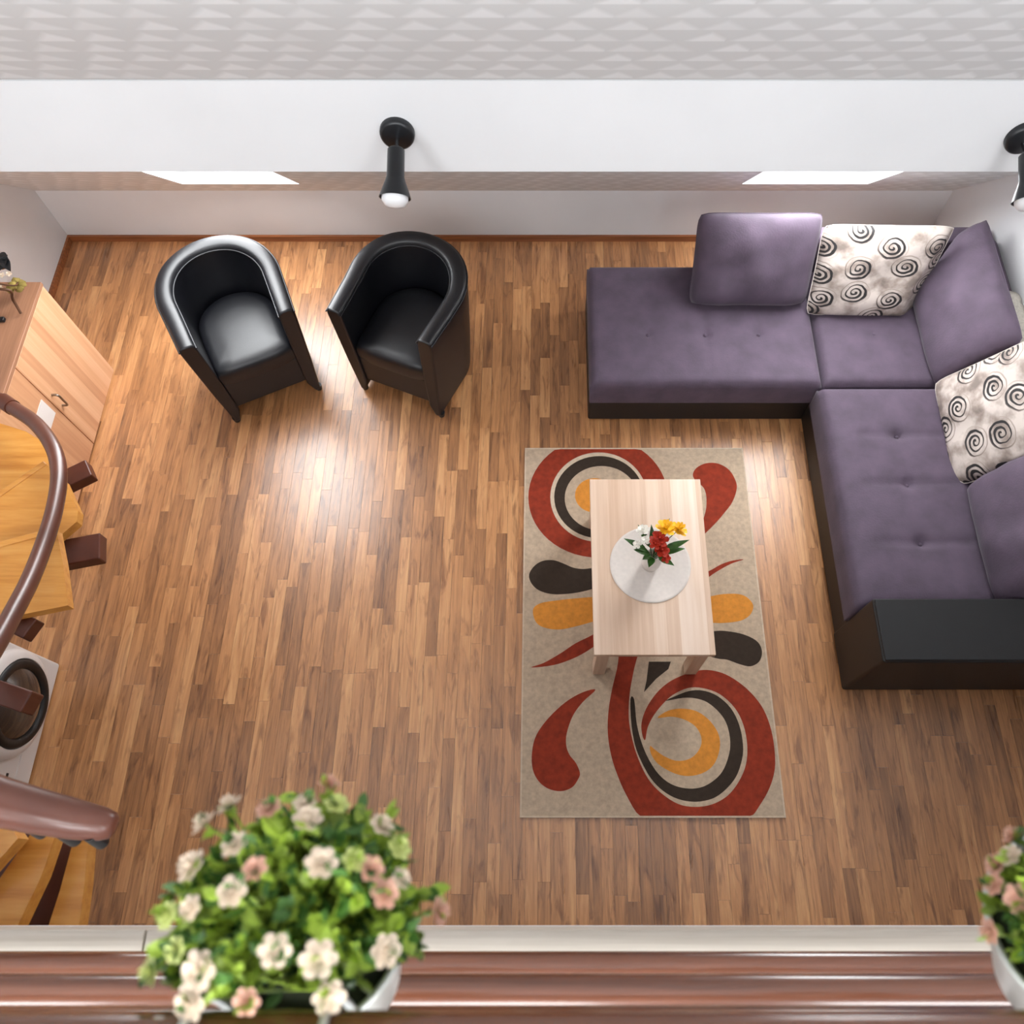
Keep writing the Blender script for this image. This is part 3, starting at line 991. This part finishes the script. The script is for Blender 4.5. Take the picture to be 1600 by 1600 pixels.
# pale throw over the sofa back
bm = bmesh.new()
nx_, ny_ = 14, 22
rnd = random.Random(5)
g_ = []
prof = [(2.335, 0.52), (2.328, 0.60), (2.332, 0.67), (2.345, 0.695), (2.37, 0.703), (2.40, 0.704), (2.43, 0.702), (2.452, 0.69), (2.457, 0.65), (2.457, 0.58)]
for j in range(ny_ + 1):
    y = 2.28 + 0.50 * j / ny_
    row = []
    for (x, z) in prof:
        row.append(bm.verts.new((x - (0.006 * rnd.random()) , y + 0.012 * rnd.uniform(-1, 1), z + 0.008 * rnd.random())))
    g_.append(row)
for a, b_ in zip(g_, g_[1:]):
    for i in range(len(prof) - 1):
        bm.faces.new((a[i], a[i + 1], b_[i + 1], b_[i]))
th = emit('throw_blanket', bm, 'throw', smooth=True)
md = th.modifiers.new('solid', 'SOLIDIFY'); md.thickness = 0.008; md.offset = 1
tag(th, 'pale wool throw laid over the sofa back by the wall', 'blanket')


# ------------------------------------------------------------------ tub armchairs
def u_path(a, b, rx, ry, n=28):
    """plan of the tub from the right front tip round the back to the left front tip; front is -Y"""
    pts = []
    for i in range(7):
        t = i / 7
        pts.append((rx * (0.93 + 0.07 * t), a + (b - a) * t))
    for i in range(n + 1):
        th_ = math.pi * i / n
        pts.append((rx * math.cos(th_), b + ry * math.sin(th_)))
    for i in range(7):
        t = (i + 1) / 7
        pts.append((-rx * (1.0 - 0.07 * t), b + (a - b) * t))
    return pts

def armchair(label, loc, rotz):
    t = thing('tub_armchair', label, 'armchair', loc, rotz, 'black leather tub armchairs by the back wall')
    outer = u_path(-0.30, 0.02, 0.322, 0.315)
    inner = u_path(-0.30, 0.02, 0.232, 0.225)
    HB, HA = 0.775, 0.735
    bm = bmesh.new()
    secs = []
    for (o_, i_) in zip(outer, inner):
        k = max(0.0, min(1.0, (o_[1] + 0.1) / 0.4))
        h = HA + (HB - HA) * k * k * (3 - 2 * k)
        ob = lambda s: (o_[0] * s, -0.02 + (o_[1] + 0.02) * s)
        mx_, my_ = (o_[0] + i_[0]) / 2, (o_[1] + i_[1]) / 2
        sec = []
        for (w, s, z) in ((0, 0.86, 0.03), (0, 0.93, 0.30), (0, 0.985, 0.60), (0, 1.0, h - 0.045), (0.05, 1.0, h - 0.014), (0.2, 1.0, h - 0.001), (0.5, 1.0, h), (0.8, 1.0, h - 0.002), (0.95, 1.0, h - 0.016), (1, 1.0, h - 0.05), (1, 0.985, 0.60), (1, 0.95, 0.36), (1, 0.93, 0.12), (0.55, 0.90, 0.03)):
            x = o_[0] + (i_[0] - o_[0]) * w
            y = o_[1] + (i_[1] - o_[1]) * w
            sec.append(bm.verts.new((x * s, -0.02 + (y + 0.02) * (s if y > 0 else 1), z)))
        secs.append(sec)
    m_ = len(secs[0])
    for a, b in zip(secs, secs[1:]):
        for i in range(m_):
            bm.faces.new((a[i], a[(i + 1) % m_], b[(i + 1) % m_], b[i]))
    bm.faces.new(secs[0]); bm.faces.new(secs[-1][::-1])
    sh = emit('shell', bm, 'leather', t, smooth=True)
    md = sh.modifiers.new('bevel', 'BEVEL'); md.width = 0.010; md.segments = 3; md.limit_method = 'ANGLE'; md.angle_limit = R(50)
    # welt seams along the inner and outer edges of the padded rim
    for path, dz, off in ((inner, -0.028, -0.004), (outer, -0.024, 0.002)):
        pts = []
        for (x, y) in path:
            k = max(0.0, min(1.0, (y + 0.1) / 0.4))
            h = HA + (HB - HA) * k * k * (3 - 2 * k)
            pts.append((x, y, h + dz))
        emit('welt', tube(bmesh.new(), pts, 0.0045, 6), 'leather', sh, smooth=True)
    # seat cushion: D-shaped
    plan = []
    for i in range(25):
        a = math.pi * i / 24
        plan.append((0.220 * math.cos(a), 0.02 + 0.205 * math.sin(a)))
    plan += [(-0.220, -0.10), (-0.214, -0.25), (-0.205, -0.285), (-0.12, -0.297), (0, -0.30), (0.12, -0.297), (0.205, -0.285), (0.214, -0.25), (0.220, -0.10)]
    bm = bmesh.new()
    rings = []
    for (s, z) in ((0.97, 0.33), (1.0, 0.37), (1.0, 0.415), (0.975, 0.44), (0.92, 0.455), (0.75, 0.466), (0.4, 0.472)):
        rings.append([bm.verts.new((x * s, -0.03 + (y + 0.03) * s, z)) for x, y in plan])
    n_ = len(plan)
    for a, b in zip(rings, rings[1:]):
        for i in range(n_):
            bm.faces.new((a[i], a[(i + 1) % n_], b[(i + 1) % n_], b[i]))
    bm.faces.new(rings[0][::-1]); bm.faces.new(rings[-1])
    emit('seat_cushion', bm, 'leather', t, smooth=True)
    # front apron below the cushion
    emit('front_apron', B(-0.212, 0.212, -0.283, 0.10, 0.13, 0.345), 'leather', t, bevel=0.012)
    for fx, fy in ((-0.25, -0.27), (0.25, -0.27), (-0.19, 0.2), (0.19, 0.2)):
        emit('foot', lathe(bmesh.new(), [(0, 0), (0.017, 0), (0.021, 0.035), (0, 0.035)], 16, Matrix.Translation((fx, fy, 0))), 'black', t)
    return t
# front middle of each chair at the floor comes from its two front feet
def chair_from_feet(fl_, fr_, label):
    a, b = at_z(*fl_, 0), at_z(*fr_, 0)
    d = b - a
    rz = math.atan2(d.y, d.x)
    mid = (a + b) / 2
    off = Matrix.Rotation(rz, 4, 'Z') @ Vector((0, 0.295, 0))
    return armchair(label, (mid.x + off.x, mid.y + off.y, 0), rz)
chair_from_feet((368, 664), (506, 610), 'black leather tub armchair standing nearer the beech cabinet')
chair_from_feet((566, 610), (690, 655), 'black leather tub armchair standing nearer the sofa')


# ------------------------------------------------------------------ beech cabinet
cab = thing('cabinet', 'beech cabinet with two doors against the side wall', 'cabinet', (-2.85, 2.29, 0))
CX0, CX1, CY0, CY1, CZ = -3.10, -2.612, 1.80, 2.785, 0.785
emit('body', B(CX0, CX1, CY0, CY1, 0.0, CZ - 0.022), 'beech', cab, world=True, bevel=0.003)
emit('top', B(CX0, CX1 + 0.022, CY0 - 0.004, CY1 + 0.004, CZ - 0.022, CZ), 'beech_top', cab, world=True, bevel=0.003)
d1 = emit('door', B(CX1, CX1 + 0.019, 2.279, CY1 - 0.002, 0.02, CZ - 0.026), 'beech', cab, world=True, bevel=0.002)
d2 = emit('door', B(CX1, CX1 + 0.019, CY0 + 0.002, 2.274, 0.02, CZ - 0.026), 'beech', cab, world=True, bevel=0.002)
bm = bmesh.new()
xh = CX1 + 0.019
tube(bm, smooth_path([(xh, 2.315, 0.465), (xh + 0.030, 2.315, 0.46), (xh + 0.032, 2.315, 0.42), (xh + 0.030, 2.315, 0.37), (xh, 2.315, 0.365)], 5), 0.006, 10)
tag(emit('handle', bm, 'steel', d1, world=True, smooth=True), 'metal bow handle')
emit('notice_plate', B(xh, xh + 0.003, 2.13, 2.245, 0.40, 0.53), 'appliance', d2, world=True)

# dried arrangement on the cabinet
arr = thing('dried_arrangement', 'dried twig arrangement in a dark vase on the beech cabinet', 'ornament', (-2.90, 2.60, CZ))
emit('vase', lathe(bmesh.new(), [(0, 0), (0.035, 0), (0.05, 0.03), (0.045, 0.10), (0.028, 0.15), (0.032, 0.165), (0.024, 0.16), (0, 0.12)], 24, Matrix.Translation((-2.90, 2.60, CZ))), 'black', arr, world=True, smooth=True)
for pts, r_ in (([(-2.90, 2.60, 0.94)] + [at_z(8, 452, 0.97), at_z(20, 468, 0.86), at_z(33, 490, 0.795)], 0.007),
                ([(-2.90, 2.60, 0.94), (-2.87, 2.66, 1.05), at_z(4, 420, 1.06), at_z(12, 404, 1.08)], 0.004),
                ([(-2.90, 2.60, 0.94), (-2.85, 2.64, 1.0), at_z(14, 446, 0.93), at_z(28, 441, 0.86)], 0.004)):
    emit('twig', tube(bmesh.new(), smooth_path(pts, 5), r_, 7), 'twig', arr, world=True, smooth=True)
for k, (px, py, z) in enumerate([(26, 440, 0.86), (20, 446, 0.88), (33, 443, 0.85), (16, 452, 0.87), (30, 450, 0.84)]):
    c = at_z(px, py, z)
    bm = bmesh.new()
    bmesh.ops.create_icosphere(bm, subdivisions=2, radius=0.02, matrix=Matrix.Translation(c))
    for v in bm.verts:
        v.co += Vector((random.uniform(-1, 1), random.uniform(-1, 1), random.uniform(-1, 1))) * 0.005
    emit('seed_head', bm, 'moss', arr, world=True, smooth=True)
for px, py, dx, dy in ((3, 415, 6, -14), (8, 410, 6, 10), (2, 400, 8, 4)):
    p, q = at_z(px, py, 1.08), at_z(px + dx, py + dy, 1.09)
    emit('leaf', leaf_bm(p - (q - p) * 0.6, q - p, (q - p).length * 1.9, 0.045, droop=0.05), 'black', arr, world=True, smooth=True)
for px, py in ((0, 450), (3, 430), (14, 428)):
    bloom('dried_flower', 'petal', arr, at_z(px, py, 0.95), 0.014, (0.2, -0.2, 1), 5, 2, world=True)
bk = B(-0.13, 0.13, -0.012, 0.012, 0, 0.02, mtx=Matrix.Translation((-2.83, 2.542, CZ)))
tag(emit('candle_tray', bk, 'black', bevel=0.004), 'narrow black tray on the beech cabinet top', 'tray')


# ------------------------------------------------------------------ washing machine
wmx, wy0, wy1 = -2.462, 0.402, 1.004
wm = thing('washing_machine', 'white front-loading washing machine below the stairs', 'washing machine', (-2.75, 0.70, 0))
emit('body', B(-3.05, wmx, wy0, wy1, 0.01, 0.85), 'appliance', wm, world=True, bevel=0.012)
to_face = Matrix.Translation((wmx, 0.745, 0.315)) @ Matrix.Rotation(R(90), 4, 'Y')
emit('door_ring', lathe(bmesh.new(), [(0.20, 0.0), (0.245, 0.0), (0.25, 0.012), (0.243, 0.030), (0.225, 0.045), (0.205, 0.05), (0.198, 0.04), (0.20, 0.0)], 48, to_face), 'appliance', wm, smooth=True, world=True)
dr = emit('door', lathe(bmesh.new(), [(0.155, 0.02), (0.20, 0.02), (0.203, 0.045), (0.192, 0.062), (0.165, 0.06), (0.155, 0.045), (0.155, 0.02)], 48, to_face), 'rubber', wm, smooth=True, world=True)
emit('door_glass', lathe(bmesh.new(), [(0.158, 0.05), (0.12, 0.068), (0.07, 0.078), (0, 0.082)], 48, to_face), 'door_glass', dr, smooth=True, world=True)
emit('drawer', B(wmx, wmx + 0.008, 0.78, 0.985, 0.70, 0.81), 'appliance', wm, world=True, bevel=0.004)
emit('control_dial', lathe(bmesh.new(), [(0.03, 0), (0.028, 0.022), (0, 0.024)], 24, Matrix.Translation((wmx, 0.66, 0.76)) @ Matrix.Rotation(R(90), 4, 'Y')), 'chrome', wm, world=True, smooth=True)
emit('badge', B(wmx - 0.001, wmx + 0.002, 0.43, 0.455, 0.185, 0.20), 'black', wm, world=True)
emit('filter_flap', B(wmx - 0.001, wmx + 0.003, 0.42, 0.55, 0.05, 0.13), 'appliance', wm, world=True, bevel=0.002)


# ------------------------------------------------------------------ winding staircase
st = thing('winding_staircase', 'winding wooden staircase with orange pine treads and brown curved rail', 'staircase', (-2.85, 1.40, 0))
emit('pole', tube(bmesh.new(), [(-2.85, 1.40, 0), (-2.85, 1.40, 2.9)], 0.05, 20), 'rail_tube', st, world=True, smooth=True)
def tread(px, z, th_=0.042, mat='pine', name='tread'):
    bm = bmesh.new()
    prism(bm, [tuple(at_z(x, y, z)) for x, y in px], th_)
    bmesh.ops.triangulate(bm, faces=[f for f in bm.faces if len(f.verts) > 4])
    return emit(name, bm, mat, st, world=True)
tread([(-150, 730), (-20, 655), (40, 674), (78, 697), (98, 735), (66, 738), (0, 785), (-130, 872)], 0.92)
tread([(-140, 862), (0, 771), (70, 723), (100, 750), (122, 798), (120, 815), (88, 842), (0, 860), (-120, 886)], 1.07)
tread([(-130, 888), (0, 845), (88, 827), (98, 880), (106, 946), (35, 960), (-30, 972), (-130, 940)], 1.22)
# treads that climb on out of the picture towards the gallery
for k, (x0, x1, y0, y1, z) in enumerate(((-3.10, -2.35, 0.62, 0.92, 1.42), (-3.10, -2.25, 0.34, 0.64, 1.57), (-3.10, -2.0, 0.08, 0.36, 1.72), (-2.3, -1.95, -0.06, 0.30, 1.87), (-1.98, -1.62, -0.06, 0.26, 1.98))):
    emit('tread', B(x0, x1, y0, y1, z - 0.042, z), 'pine', st, world=True, bevel=0.004)
tread([(-140, 1290), (10, 1282), (28, 1310), (-22, 1366), (-120, 1440)], 2.06)
tread([(-40, 1420), (0, 1372), (50, 1300), (88, 1300), (64, 1370), (24, 1454), (4, 1520), (-90, 1520), (-70, 1460)], 1.98)
tread([(74, 1452), (94, 1390), (118, 1300), (138, 1304), (132, 1380), (122, 1452), (116, 1520), (54, 1520)], 1.90)
tread([(-140, 1300), (80, 1296), (128, 1310), (118, 1400), (108, 1520), (-140, 1520)], 1.84, 0.03, 'block', 'gap_plate')  # flat dark brown plate filling the gaps between the upper treads
# rounded nosings standing proud along the tread fronts
for p, q_, z in (((-120, 855), (70, 723), 1.07), ((-110, 880), (88, 827), 1.22)):
    a, b = at_z(*p, z), at_z(*q_, z)
    d = (b - a).normalized()
    m_ = Matrix.Translation((a + b) / 2) @ Matrix.Rotation(math.atan2(d.y, d.x), 4, 'Z')
    L = (b - a).length / 2
    emit('nosing', B(-L, L, -0.014, 0.010, -0.03, 0.004, mtx=m_), 'pine', st, world=True, bevel=0.003)
# brown arms under the treads, their square ends standing out
def arm_block(px, z, rot, lx, ly, lz, name='support_arm'):
    c = at_z(px[0], px[1], z)
    bm = bmesh.new()
    box(bm, -lx, lx, -ly, ly, -lz, lz, mtx=Matrix.Translation(c) @ Matrix.Rotation(R(rot), 4, 'Z'))
    return emit(name, bm, 'block', st, world=True, bevel=0.006)
arm_block((118, 747), 0.845, 32, 0.075, 0.046, 0.03)
arm_block((122, 864), 0.99, 12, 0.10, 0.058, 0.03)
arm_block((33, 976), 1.13, -24, 0.06, 0.04, 0.03)
arm_block((-14 - 95, 1064 - 18), 1.50, -17, 0.37, 0.034, 0.034)
rail_px = [(-60, 600, 1.00), (-20, 615, 1.04), (20, 637, 1.08), (58, 664, 1.13), (84, 702, 1.18), (92, 745, 1.22), (84, 800, 1.27), (66, 858, 1.33), (46, 908, 1.40), (22, 955, 1.48), (-4, 1003, 1.56), (-40, 1060, 1.66), (-90, 1120, 1.82), (-135, 1165, 2.06), (-160, 1195, 2.32), (-165, 1209, 2.52)]
emit('handrail', tube(bmesh.new(), smooth_path([(-2.85, 1.41, 0.92), (-2.86, 1.74, 0.96)] + [tuple(at_z(*p)) for p in rail_px], 6), 0.030, 18), 'rail_tube', st, world=True, smooth=True)
emit('rail_collar', tube(bmesh.new(), [tuple(at_z(4, 626, 1.06)), tuple(at_z(20, 637, 1.08))], 0.034, 18), 'block', st, world=True, smooth=True)
up = [(-160, 1210, 2.56), (-60, 1232, 2.52), (0, 1253, 2.50), (60, 1268, 2.48), (120, 1281, 2.46), (160, 1288, 2.44), (176, 1290, 2.437), (181, 1291, 2.436)]
emit('upper_handrail', tube(bmesh.new(), [tuple(at_z(*p)) for p in up], [0.042, 0.042, 0.041, 0.038, 0.034, 0.029, 0.023, 0.014], 20), 'rail_tube', st, world=True, smooth=True)
for px, py in ((44, 1287), (97, 1299), (140, 1303)):
    p = at_z(px, py, 2.455)
    emit('rail_bracket', tube(bmesh.new(), [p, p + Vector((0, -0.012, -0.05))], 0.013, 12), 'black', st, world=True, smooth=True)


# ------------------------------------------------------------------ spotlights on the purlin
def spotlight(label, base_px, top_px, bot_px, hy=2.04):
    u, f, d = ray(*base_px); t_ = YP / f
    bx, bz = u * t_, H - d * t_
    t = thing('wall_spotlight', label, 'spotlight', (bx, YP, bz), group='black spotlights on the white beam')
    emit('base', lathe(bmesh.new(), [(0, 0.024), (0.045, 0.024), (0.052, 0.020), (0.055, 0.012), (0.055, -0.002), (0, -0.002)], 36, Matrix.Rotation(R(90), 4, 'X')), 'black', t, smooth=True)
    def on(pxy, y):
        u, f, d = ray(*pxy); k = y / f
        return Vector((u * k, y, H - d * k))
    a, b = on(top_px, hy), on(bot_px, hy - 0.145)
    ax = (b - a).normalized()
    L = (b - a).length
    q = Vector((0, 0, 1)).rotation_difference(ax).to_matrix().to_4x4()
    mtx = Matrix.Translation(a) @ q
    emit('arm', tube(bmesh.new(), [(bx, YP - 0.02, bz - 0.008), a + Vector((0, 0.012, 0)) + ax * 0.018], 0.007, 12), 'chrome', t, smooth=True, world=True)
    hd = emit('lamp_head', lathe(bmesh.new(), [(0, 0), (0.020, 0.0), (0.026, 0.006), (0.027, L * 0.52), (0.031, L * 0.60), (0.040, L * 0.74), (0.049, L * 0.90), (0.046, L * 0.90), (0.036, L * 0.74), (0.02, L * 0.6), (0, L * 0.58)], 36, mtx), 'black', t, smooth=True, world=True)
    emit('bulb', lathe(bmesh.new(), [(0.018, L * 0.6), (0.030, L * 0.74), (0.041, L * 0.87), (0.041, L * 0.95), (0.030, L * 1.04), (0, L * 1.08)], 28, mtx), 'bulb', hd, smooth=True, world=True)
    return t
spotlight('black spotlight on the white beam above the armchair nearer the sofa', (621, 206), (619, 231), (617, 318))
spotlight('black spotlight on the white beam above the sofa corner', (1598, 213), (1606, 240), (1608, 322))


# ------------------------------------------------------------------ gallery railing
rl = thing('gallery_railing', 'brown wooden gallery railing with horizontal rails carrying zinc planters', 'railing', (0, -0.135, GZ))
RX0, RX1 = -1.7, 2.44
RY = -0.117
emit('handrail', tube(bmesh.new(), [(RX0, RY, 3.30), (RX1, RY, 3.30)], 0.031, 24), 'mahogany', rl, world=True, smooth=True)
for y, z, r_ in ((-0.128, 2.49, 0.026), (-0.136, 2.76, 0.026), (-0.145, 2.995, 0.026)):
    emit('rail', tube(bmesh.new(), [(RX0, y, z), (RX1, y, z)], r_, 24), 'mahogany', rl, world=True, smooth=True)
for x in (-1.62, 1.45, 2.36):
    emit('post', tube(bmesh.new(), [(x, -0.185, GZ + 0.001), (x, -0.185, 3.26), (x, -0.12, 3.29)], 0.022, 16), 'mahogany', rl, world=True, smooth=True)


# ------------------------------------------------------------------ zinc planters on the railing
def planter(label, cx_, seed, flower_px, n_extra, lean=0.0, dome=1.0):
    rnd = random.Random(seed)
    tilt = R(20)
    n = Vector((lean, math.sin(tilt), math.cos(tilt))).normalized()
    rc = Vector((cx_, -0.035, 3.195))
    t = thing('flower_planter', label, 'potted plant', tuple(rc - n * 0.15), group='zinc planters hanging on the gallery railing')
    q = Vector((0, 0, 1)).rotation_difference(n).to_matrix()
    mtx = Matrix.Translation(rc) @ q.to_4x4()
    pot = emit('pot', lathe(bmesh.new(), [(0, -0.15), (0.058, -0.15), (0.060, -0.146), (0.083, -0.004), (0.080, -0.004), (0.057, -0.14), (0, -0.14)], 48, mtx), 'zinc', t, smooth=True, world=True)
    ring = [mtx @ Vector((0.084 * math.cos(2 * math.pi * i / 48), 0.084 * math.sin(2 * math.pi * i / 48), 0)) for i in range(49)]
    emit('rim', tube(bmesh.new(), ring, 0.0035, 8, caps=False), 'zinc', pot, smooth=True, world=True)
    emit('moss', lathe(bmesh.new(), [(0.0, 0.0), (0.05, -0.008), (0.0775, -0.028), (0.0, -0.03)], 32, mtx), 'soil', t, smooth=True, world=True)
    for sx in (-1, 1):
        x = cx_ + sx * 0.05
        pts = [rc + Vector((sx * 0.05, -0.064, 0.02)), Vector((x, -0.080, 3.28)), Vector((x, -0.086, 3.32)), Vector((x, -0.117, 3.336)), Vector((x, -0.148, 3.32)), Vector((x, -0.153, 3.29))]
        emit('hook', tube(bmesh.new(), smooth_path(pts, 4), 0.0035, 8), 'zinc', t, smooth=True, world=True)
    cc = rc + n * 0.032 - Vector((0, 0.012, 0))
    stems_ = bmesh.new()
    groups = {'leaf': ([], []), 'leaf_dark': ([], [])}
    def rail_gap(p):
        return math.hypot(p.y + 0.117, p.z - 3.30)
    def add_leaf(kind, p, d, L, w):
        V, Fc = groups[kind]
        d = d.normalized()
        if min(rail_gap(p), rail_gap(p + d * L)) < 0.040:
            return
        s = d.cross(Vector((rnd.uniform(-1, 1), rnd.uniform(-1, 1), rnd.uniform(-1, 1))))
        if s.length < 1e-3:
            return
        s.normalize()
        nn = s.cross(d)
        k = len(V)
        for (tt, ww, hh) in ((0, 0.12, 0), (0.35, 0.5, 0.08), (0.7, 0.42, 0.10)):
            c = p + d * L * tt + nn * L * hh
            V += [tuple(c - s * w * ww), tuple(c - nn * 0.12 * w), tuple(c + s * w * ww)]
        V.append(tuple(p + d * L))
        for r0 in (0, 3):
            Fc.append((k + r0, k + r0 + 3, k + r0 + 4, k + r0 + 1))
            Fc.append((k + r0 + 1, k + r0 + 4, k + r0 + 5, k + r0 + 2))
        Fc.append((k + 6, k + 9, k + 7)); Fc.append((k + 7, k + 9, k + 8))
    def sprig(tip, leaves=3, big=1.0):
        base = rc + q @ Vector((rnd.uniform(-.05, .05), rnd.uniform(-.05, .05), -0.012))
        path = smooth_path([base, (base + tip) / 2 + n * 0.012, tip], 4)
        tube(stems_, path, 0.0012, 4)
        for k_ in range(3, len(path)):
            for s_ in range(leaves):
                ld = (path[k_] - path[k_ - 1]).normalized() * 0.7 + Vector((rnd.uniform(-1, 1), rnd.uniform(-1, 1), rnd.uniform(-0.6, 1)))
                kind = 'leaf_dark' if rnd.random() < 0.38 else 'leaf'
                add_leaf(kind, path[k_], ld, rnd.uniform(0.013, 0.023) * big, rnd.uniform(0.008, 0.013) * big)
    def clear(p):
        return not (p.y < -0.07 and p.z > 3.235)
    for i in range(190):
        th_ = math.acos(1 - rnd.random() * 1.0)
        ph = rnd.uniform(0, 2 * math.pi)
        d = q @ Vector((math.sin(th_) * math.cos(ph), math.sin(th_) * math.sin(ph), math.cos(th_)))
        tip = cc + d * rnd.uniform(0.075, 0.112) * dome
        if clear(tip):
            sprig(tip)
    spots = []
    for (px, py, r_, m_) in flower_px:
        u, f, d = ray(px, py)
        dr_ = Vector((u, f, -d)).normalized()
        o_ = Vector((0, 0, H))
        b_ = dr_.dot(o_ - cc)
        disc = b_ * b_ - ((o_ - cc).length_squared - (0.118 * dome) ** 2)
        k = -b_ - (math.sqrt(disc) if disc > 0 else 0.0)
        spots.append((o_ + dr_ * k, r_, m_))
    for i in range(n_extra):
        th_ = math.acos(1 - rnd.random() * 0.95)
        ph = rnd.uniform(0, 2 * math.pi)
        p = cc + (q @ Vector((math.sin(th_) * math.cos(ph), math.sin(th_) * math.sin(ph), math.cos(th_)))) * 0.118 * dome
        if rail_gap(p) > 0.052 and all((p - s_[0]).length > 0.03 for s_ in spots):
            spots.append((p, 0.0105, rnd.choice(('petal', 'petal_pink', 'petal'))))
    for p, r_, m_ in spots:
        sprig(p, 2, 0.8)
        fl_o = bloom('flower', m_, t, p, r_, (p - cc) + Vector((0, 0, 0.03)), 6, 3, world=True)
    emit('stems', stems_, 'leaf', t, smooth=True, world=True)
    for kind, nm in (('leaf', 'foliage'), ('leaf_dark', 'dark_foliage')):
        V, Fc = groups[kind]
        bm = bmesh.new()
        vs = [bm.verts.new(v) for v in V]
        for f in Fc:
            bm.faces.new([vs[i] for i in f])
        bmesh.ops.transform(bm, matrix=MW[t.name].inverted(), verts=bm.verts)
        me = bpy.data.meshes.new(nm)
        bm.to_mesh(me); bm.free()
        me.materials.append(M[kind])
        o = bpy.data.objects.new(nm, me)
        COL.objects.link(o)
        o.parent = t
        o['kind'] = 'stuff'
    return t

fp = [(360, 1260, 1.1, 0), (320, 1288, 1.1, 0), (420, 1265, 1.0, 1), (476, 1256, 0.9, 0), (481, 1281, 1.1, 0), (526, 1258, 1.0, 2), (596, 1291, 1.0, 0), (623, 1326, 1.0, 2), (301, 1354, 1.2, 0), (399, 1358, 0.9, 1), (502, 1349, 1.15, 0), (553, 1344, 0.9, 2), (579, 1358, 1.0, 1), (626, 1373, 0.8, 0), (364, 1393, 1.1, 0), (600, 1396, 1.1, 1), (264, 1431, 1.0, 2), (299, 1419, 0.9, 0), (684, 1424, 1.1, 1), (430, 1485, 1.1, 0), (497, 1498, 1.25, 0), (602, 1485, 1.15, 0), (313, 1515, 1.3, 0), (238, 1517, 1.0, 2), (299, 1566, 1.2, 0), (386, 1564, 0.9, 1), (514, 1557, 1.1, 0), (276, 1484, 0.9, 2)]
mats_ = ('petal', 'petal_pink', 'petal_green')
planter('zinc planter of pale flowers on the railing, rim hidden by spreading foliage', -0.211, 11,
        [(a, b, 0.0105 * c, mats_[k]) for a, b, c, k in fp], 4)
planter('zinc planter of pink flowers on the railing nearer the sofa, bare zinc side showing', 0.487, 23,
        [(1558, 1352, 0.011, 'petal_pink'), (1580, 1338, 0.010, 'petal'), (1555, 1382, 0.010, 'petal_pink'), (1592, 1404, 0.012, 'petal_pink')], 20, lean=-0.24, dome=0.78)
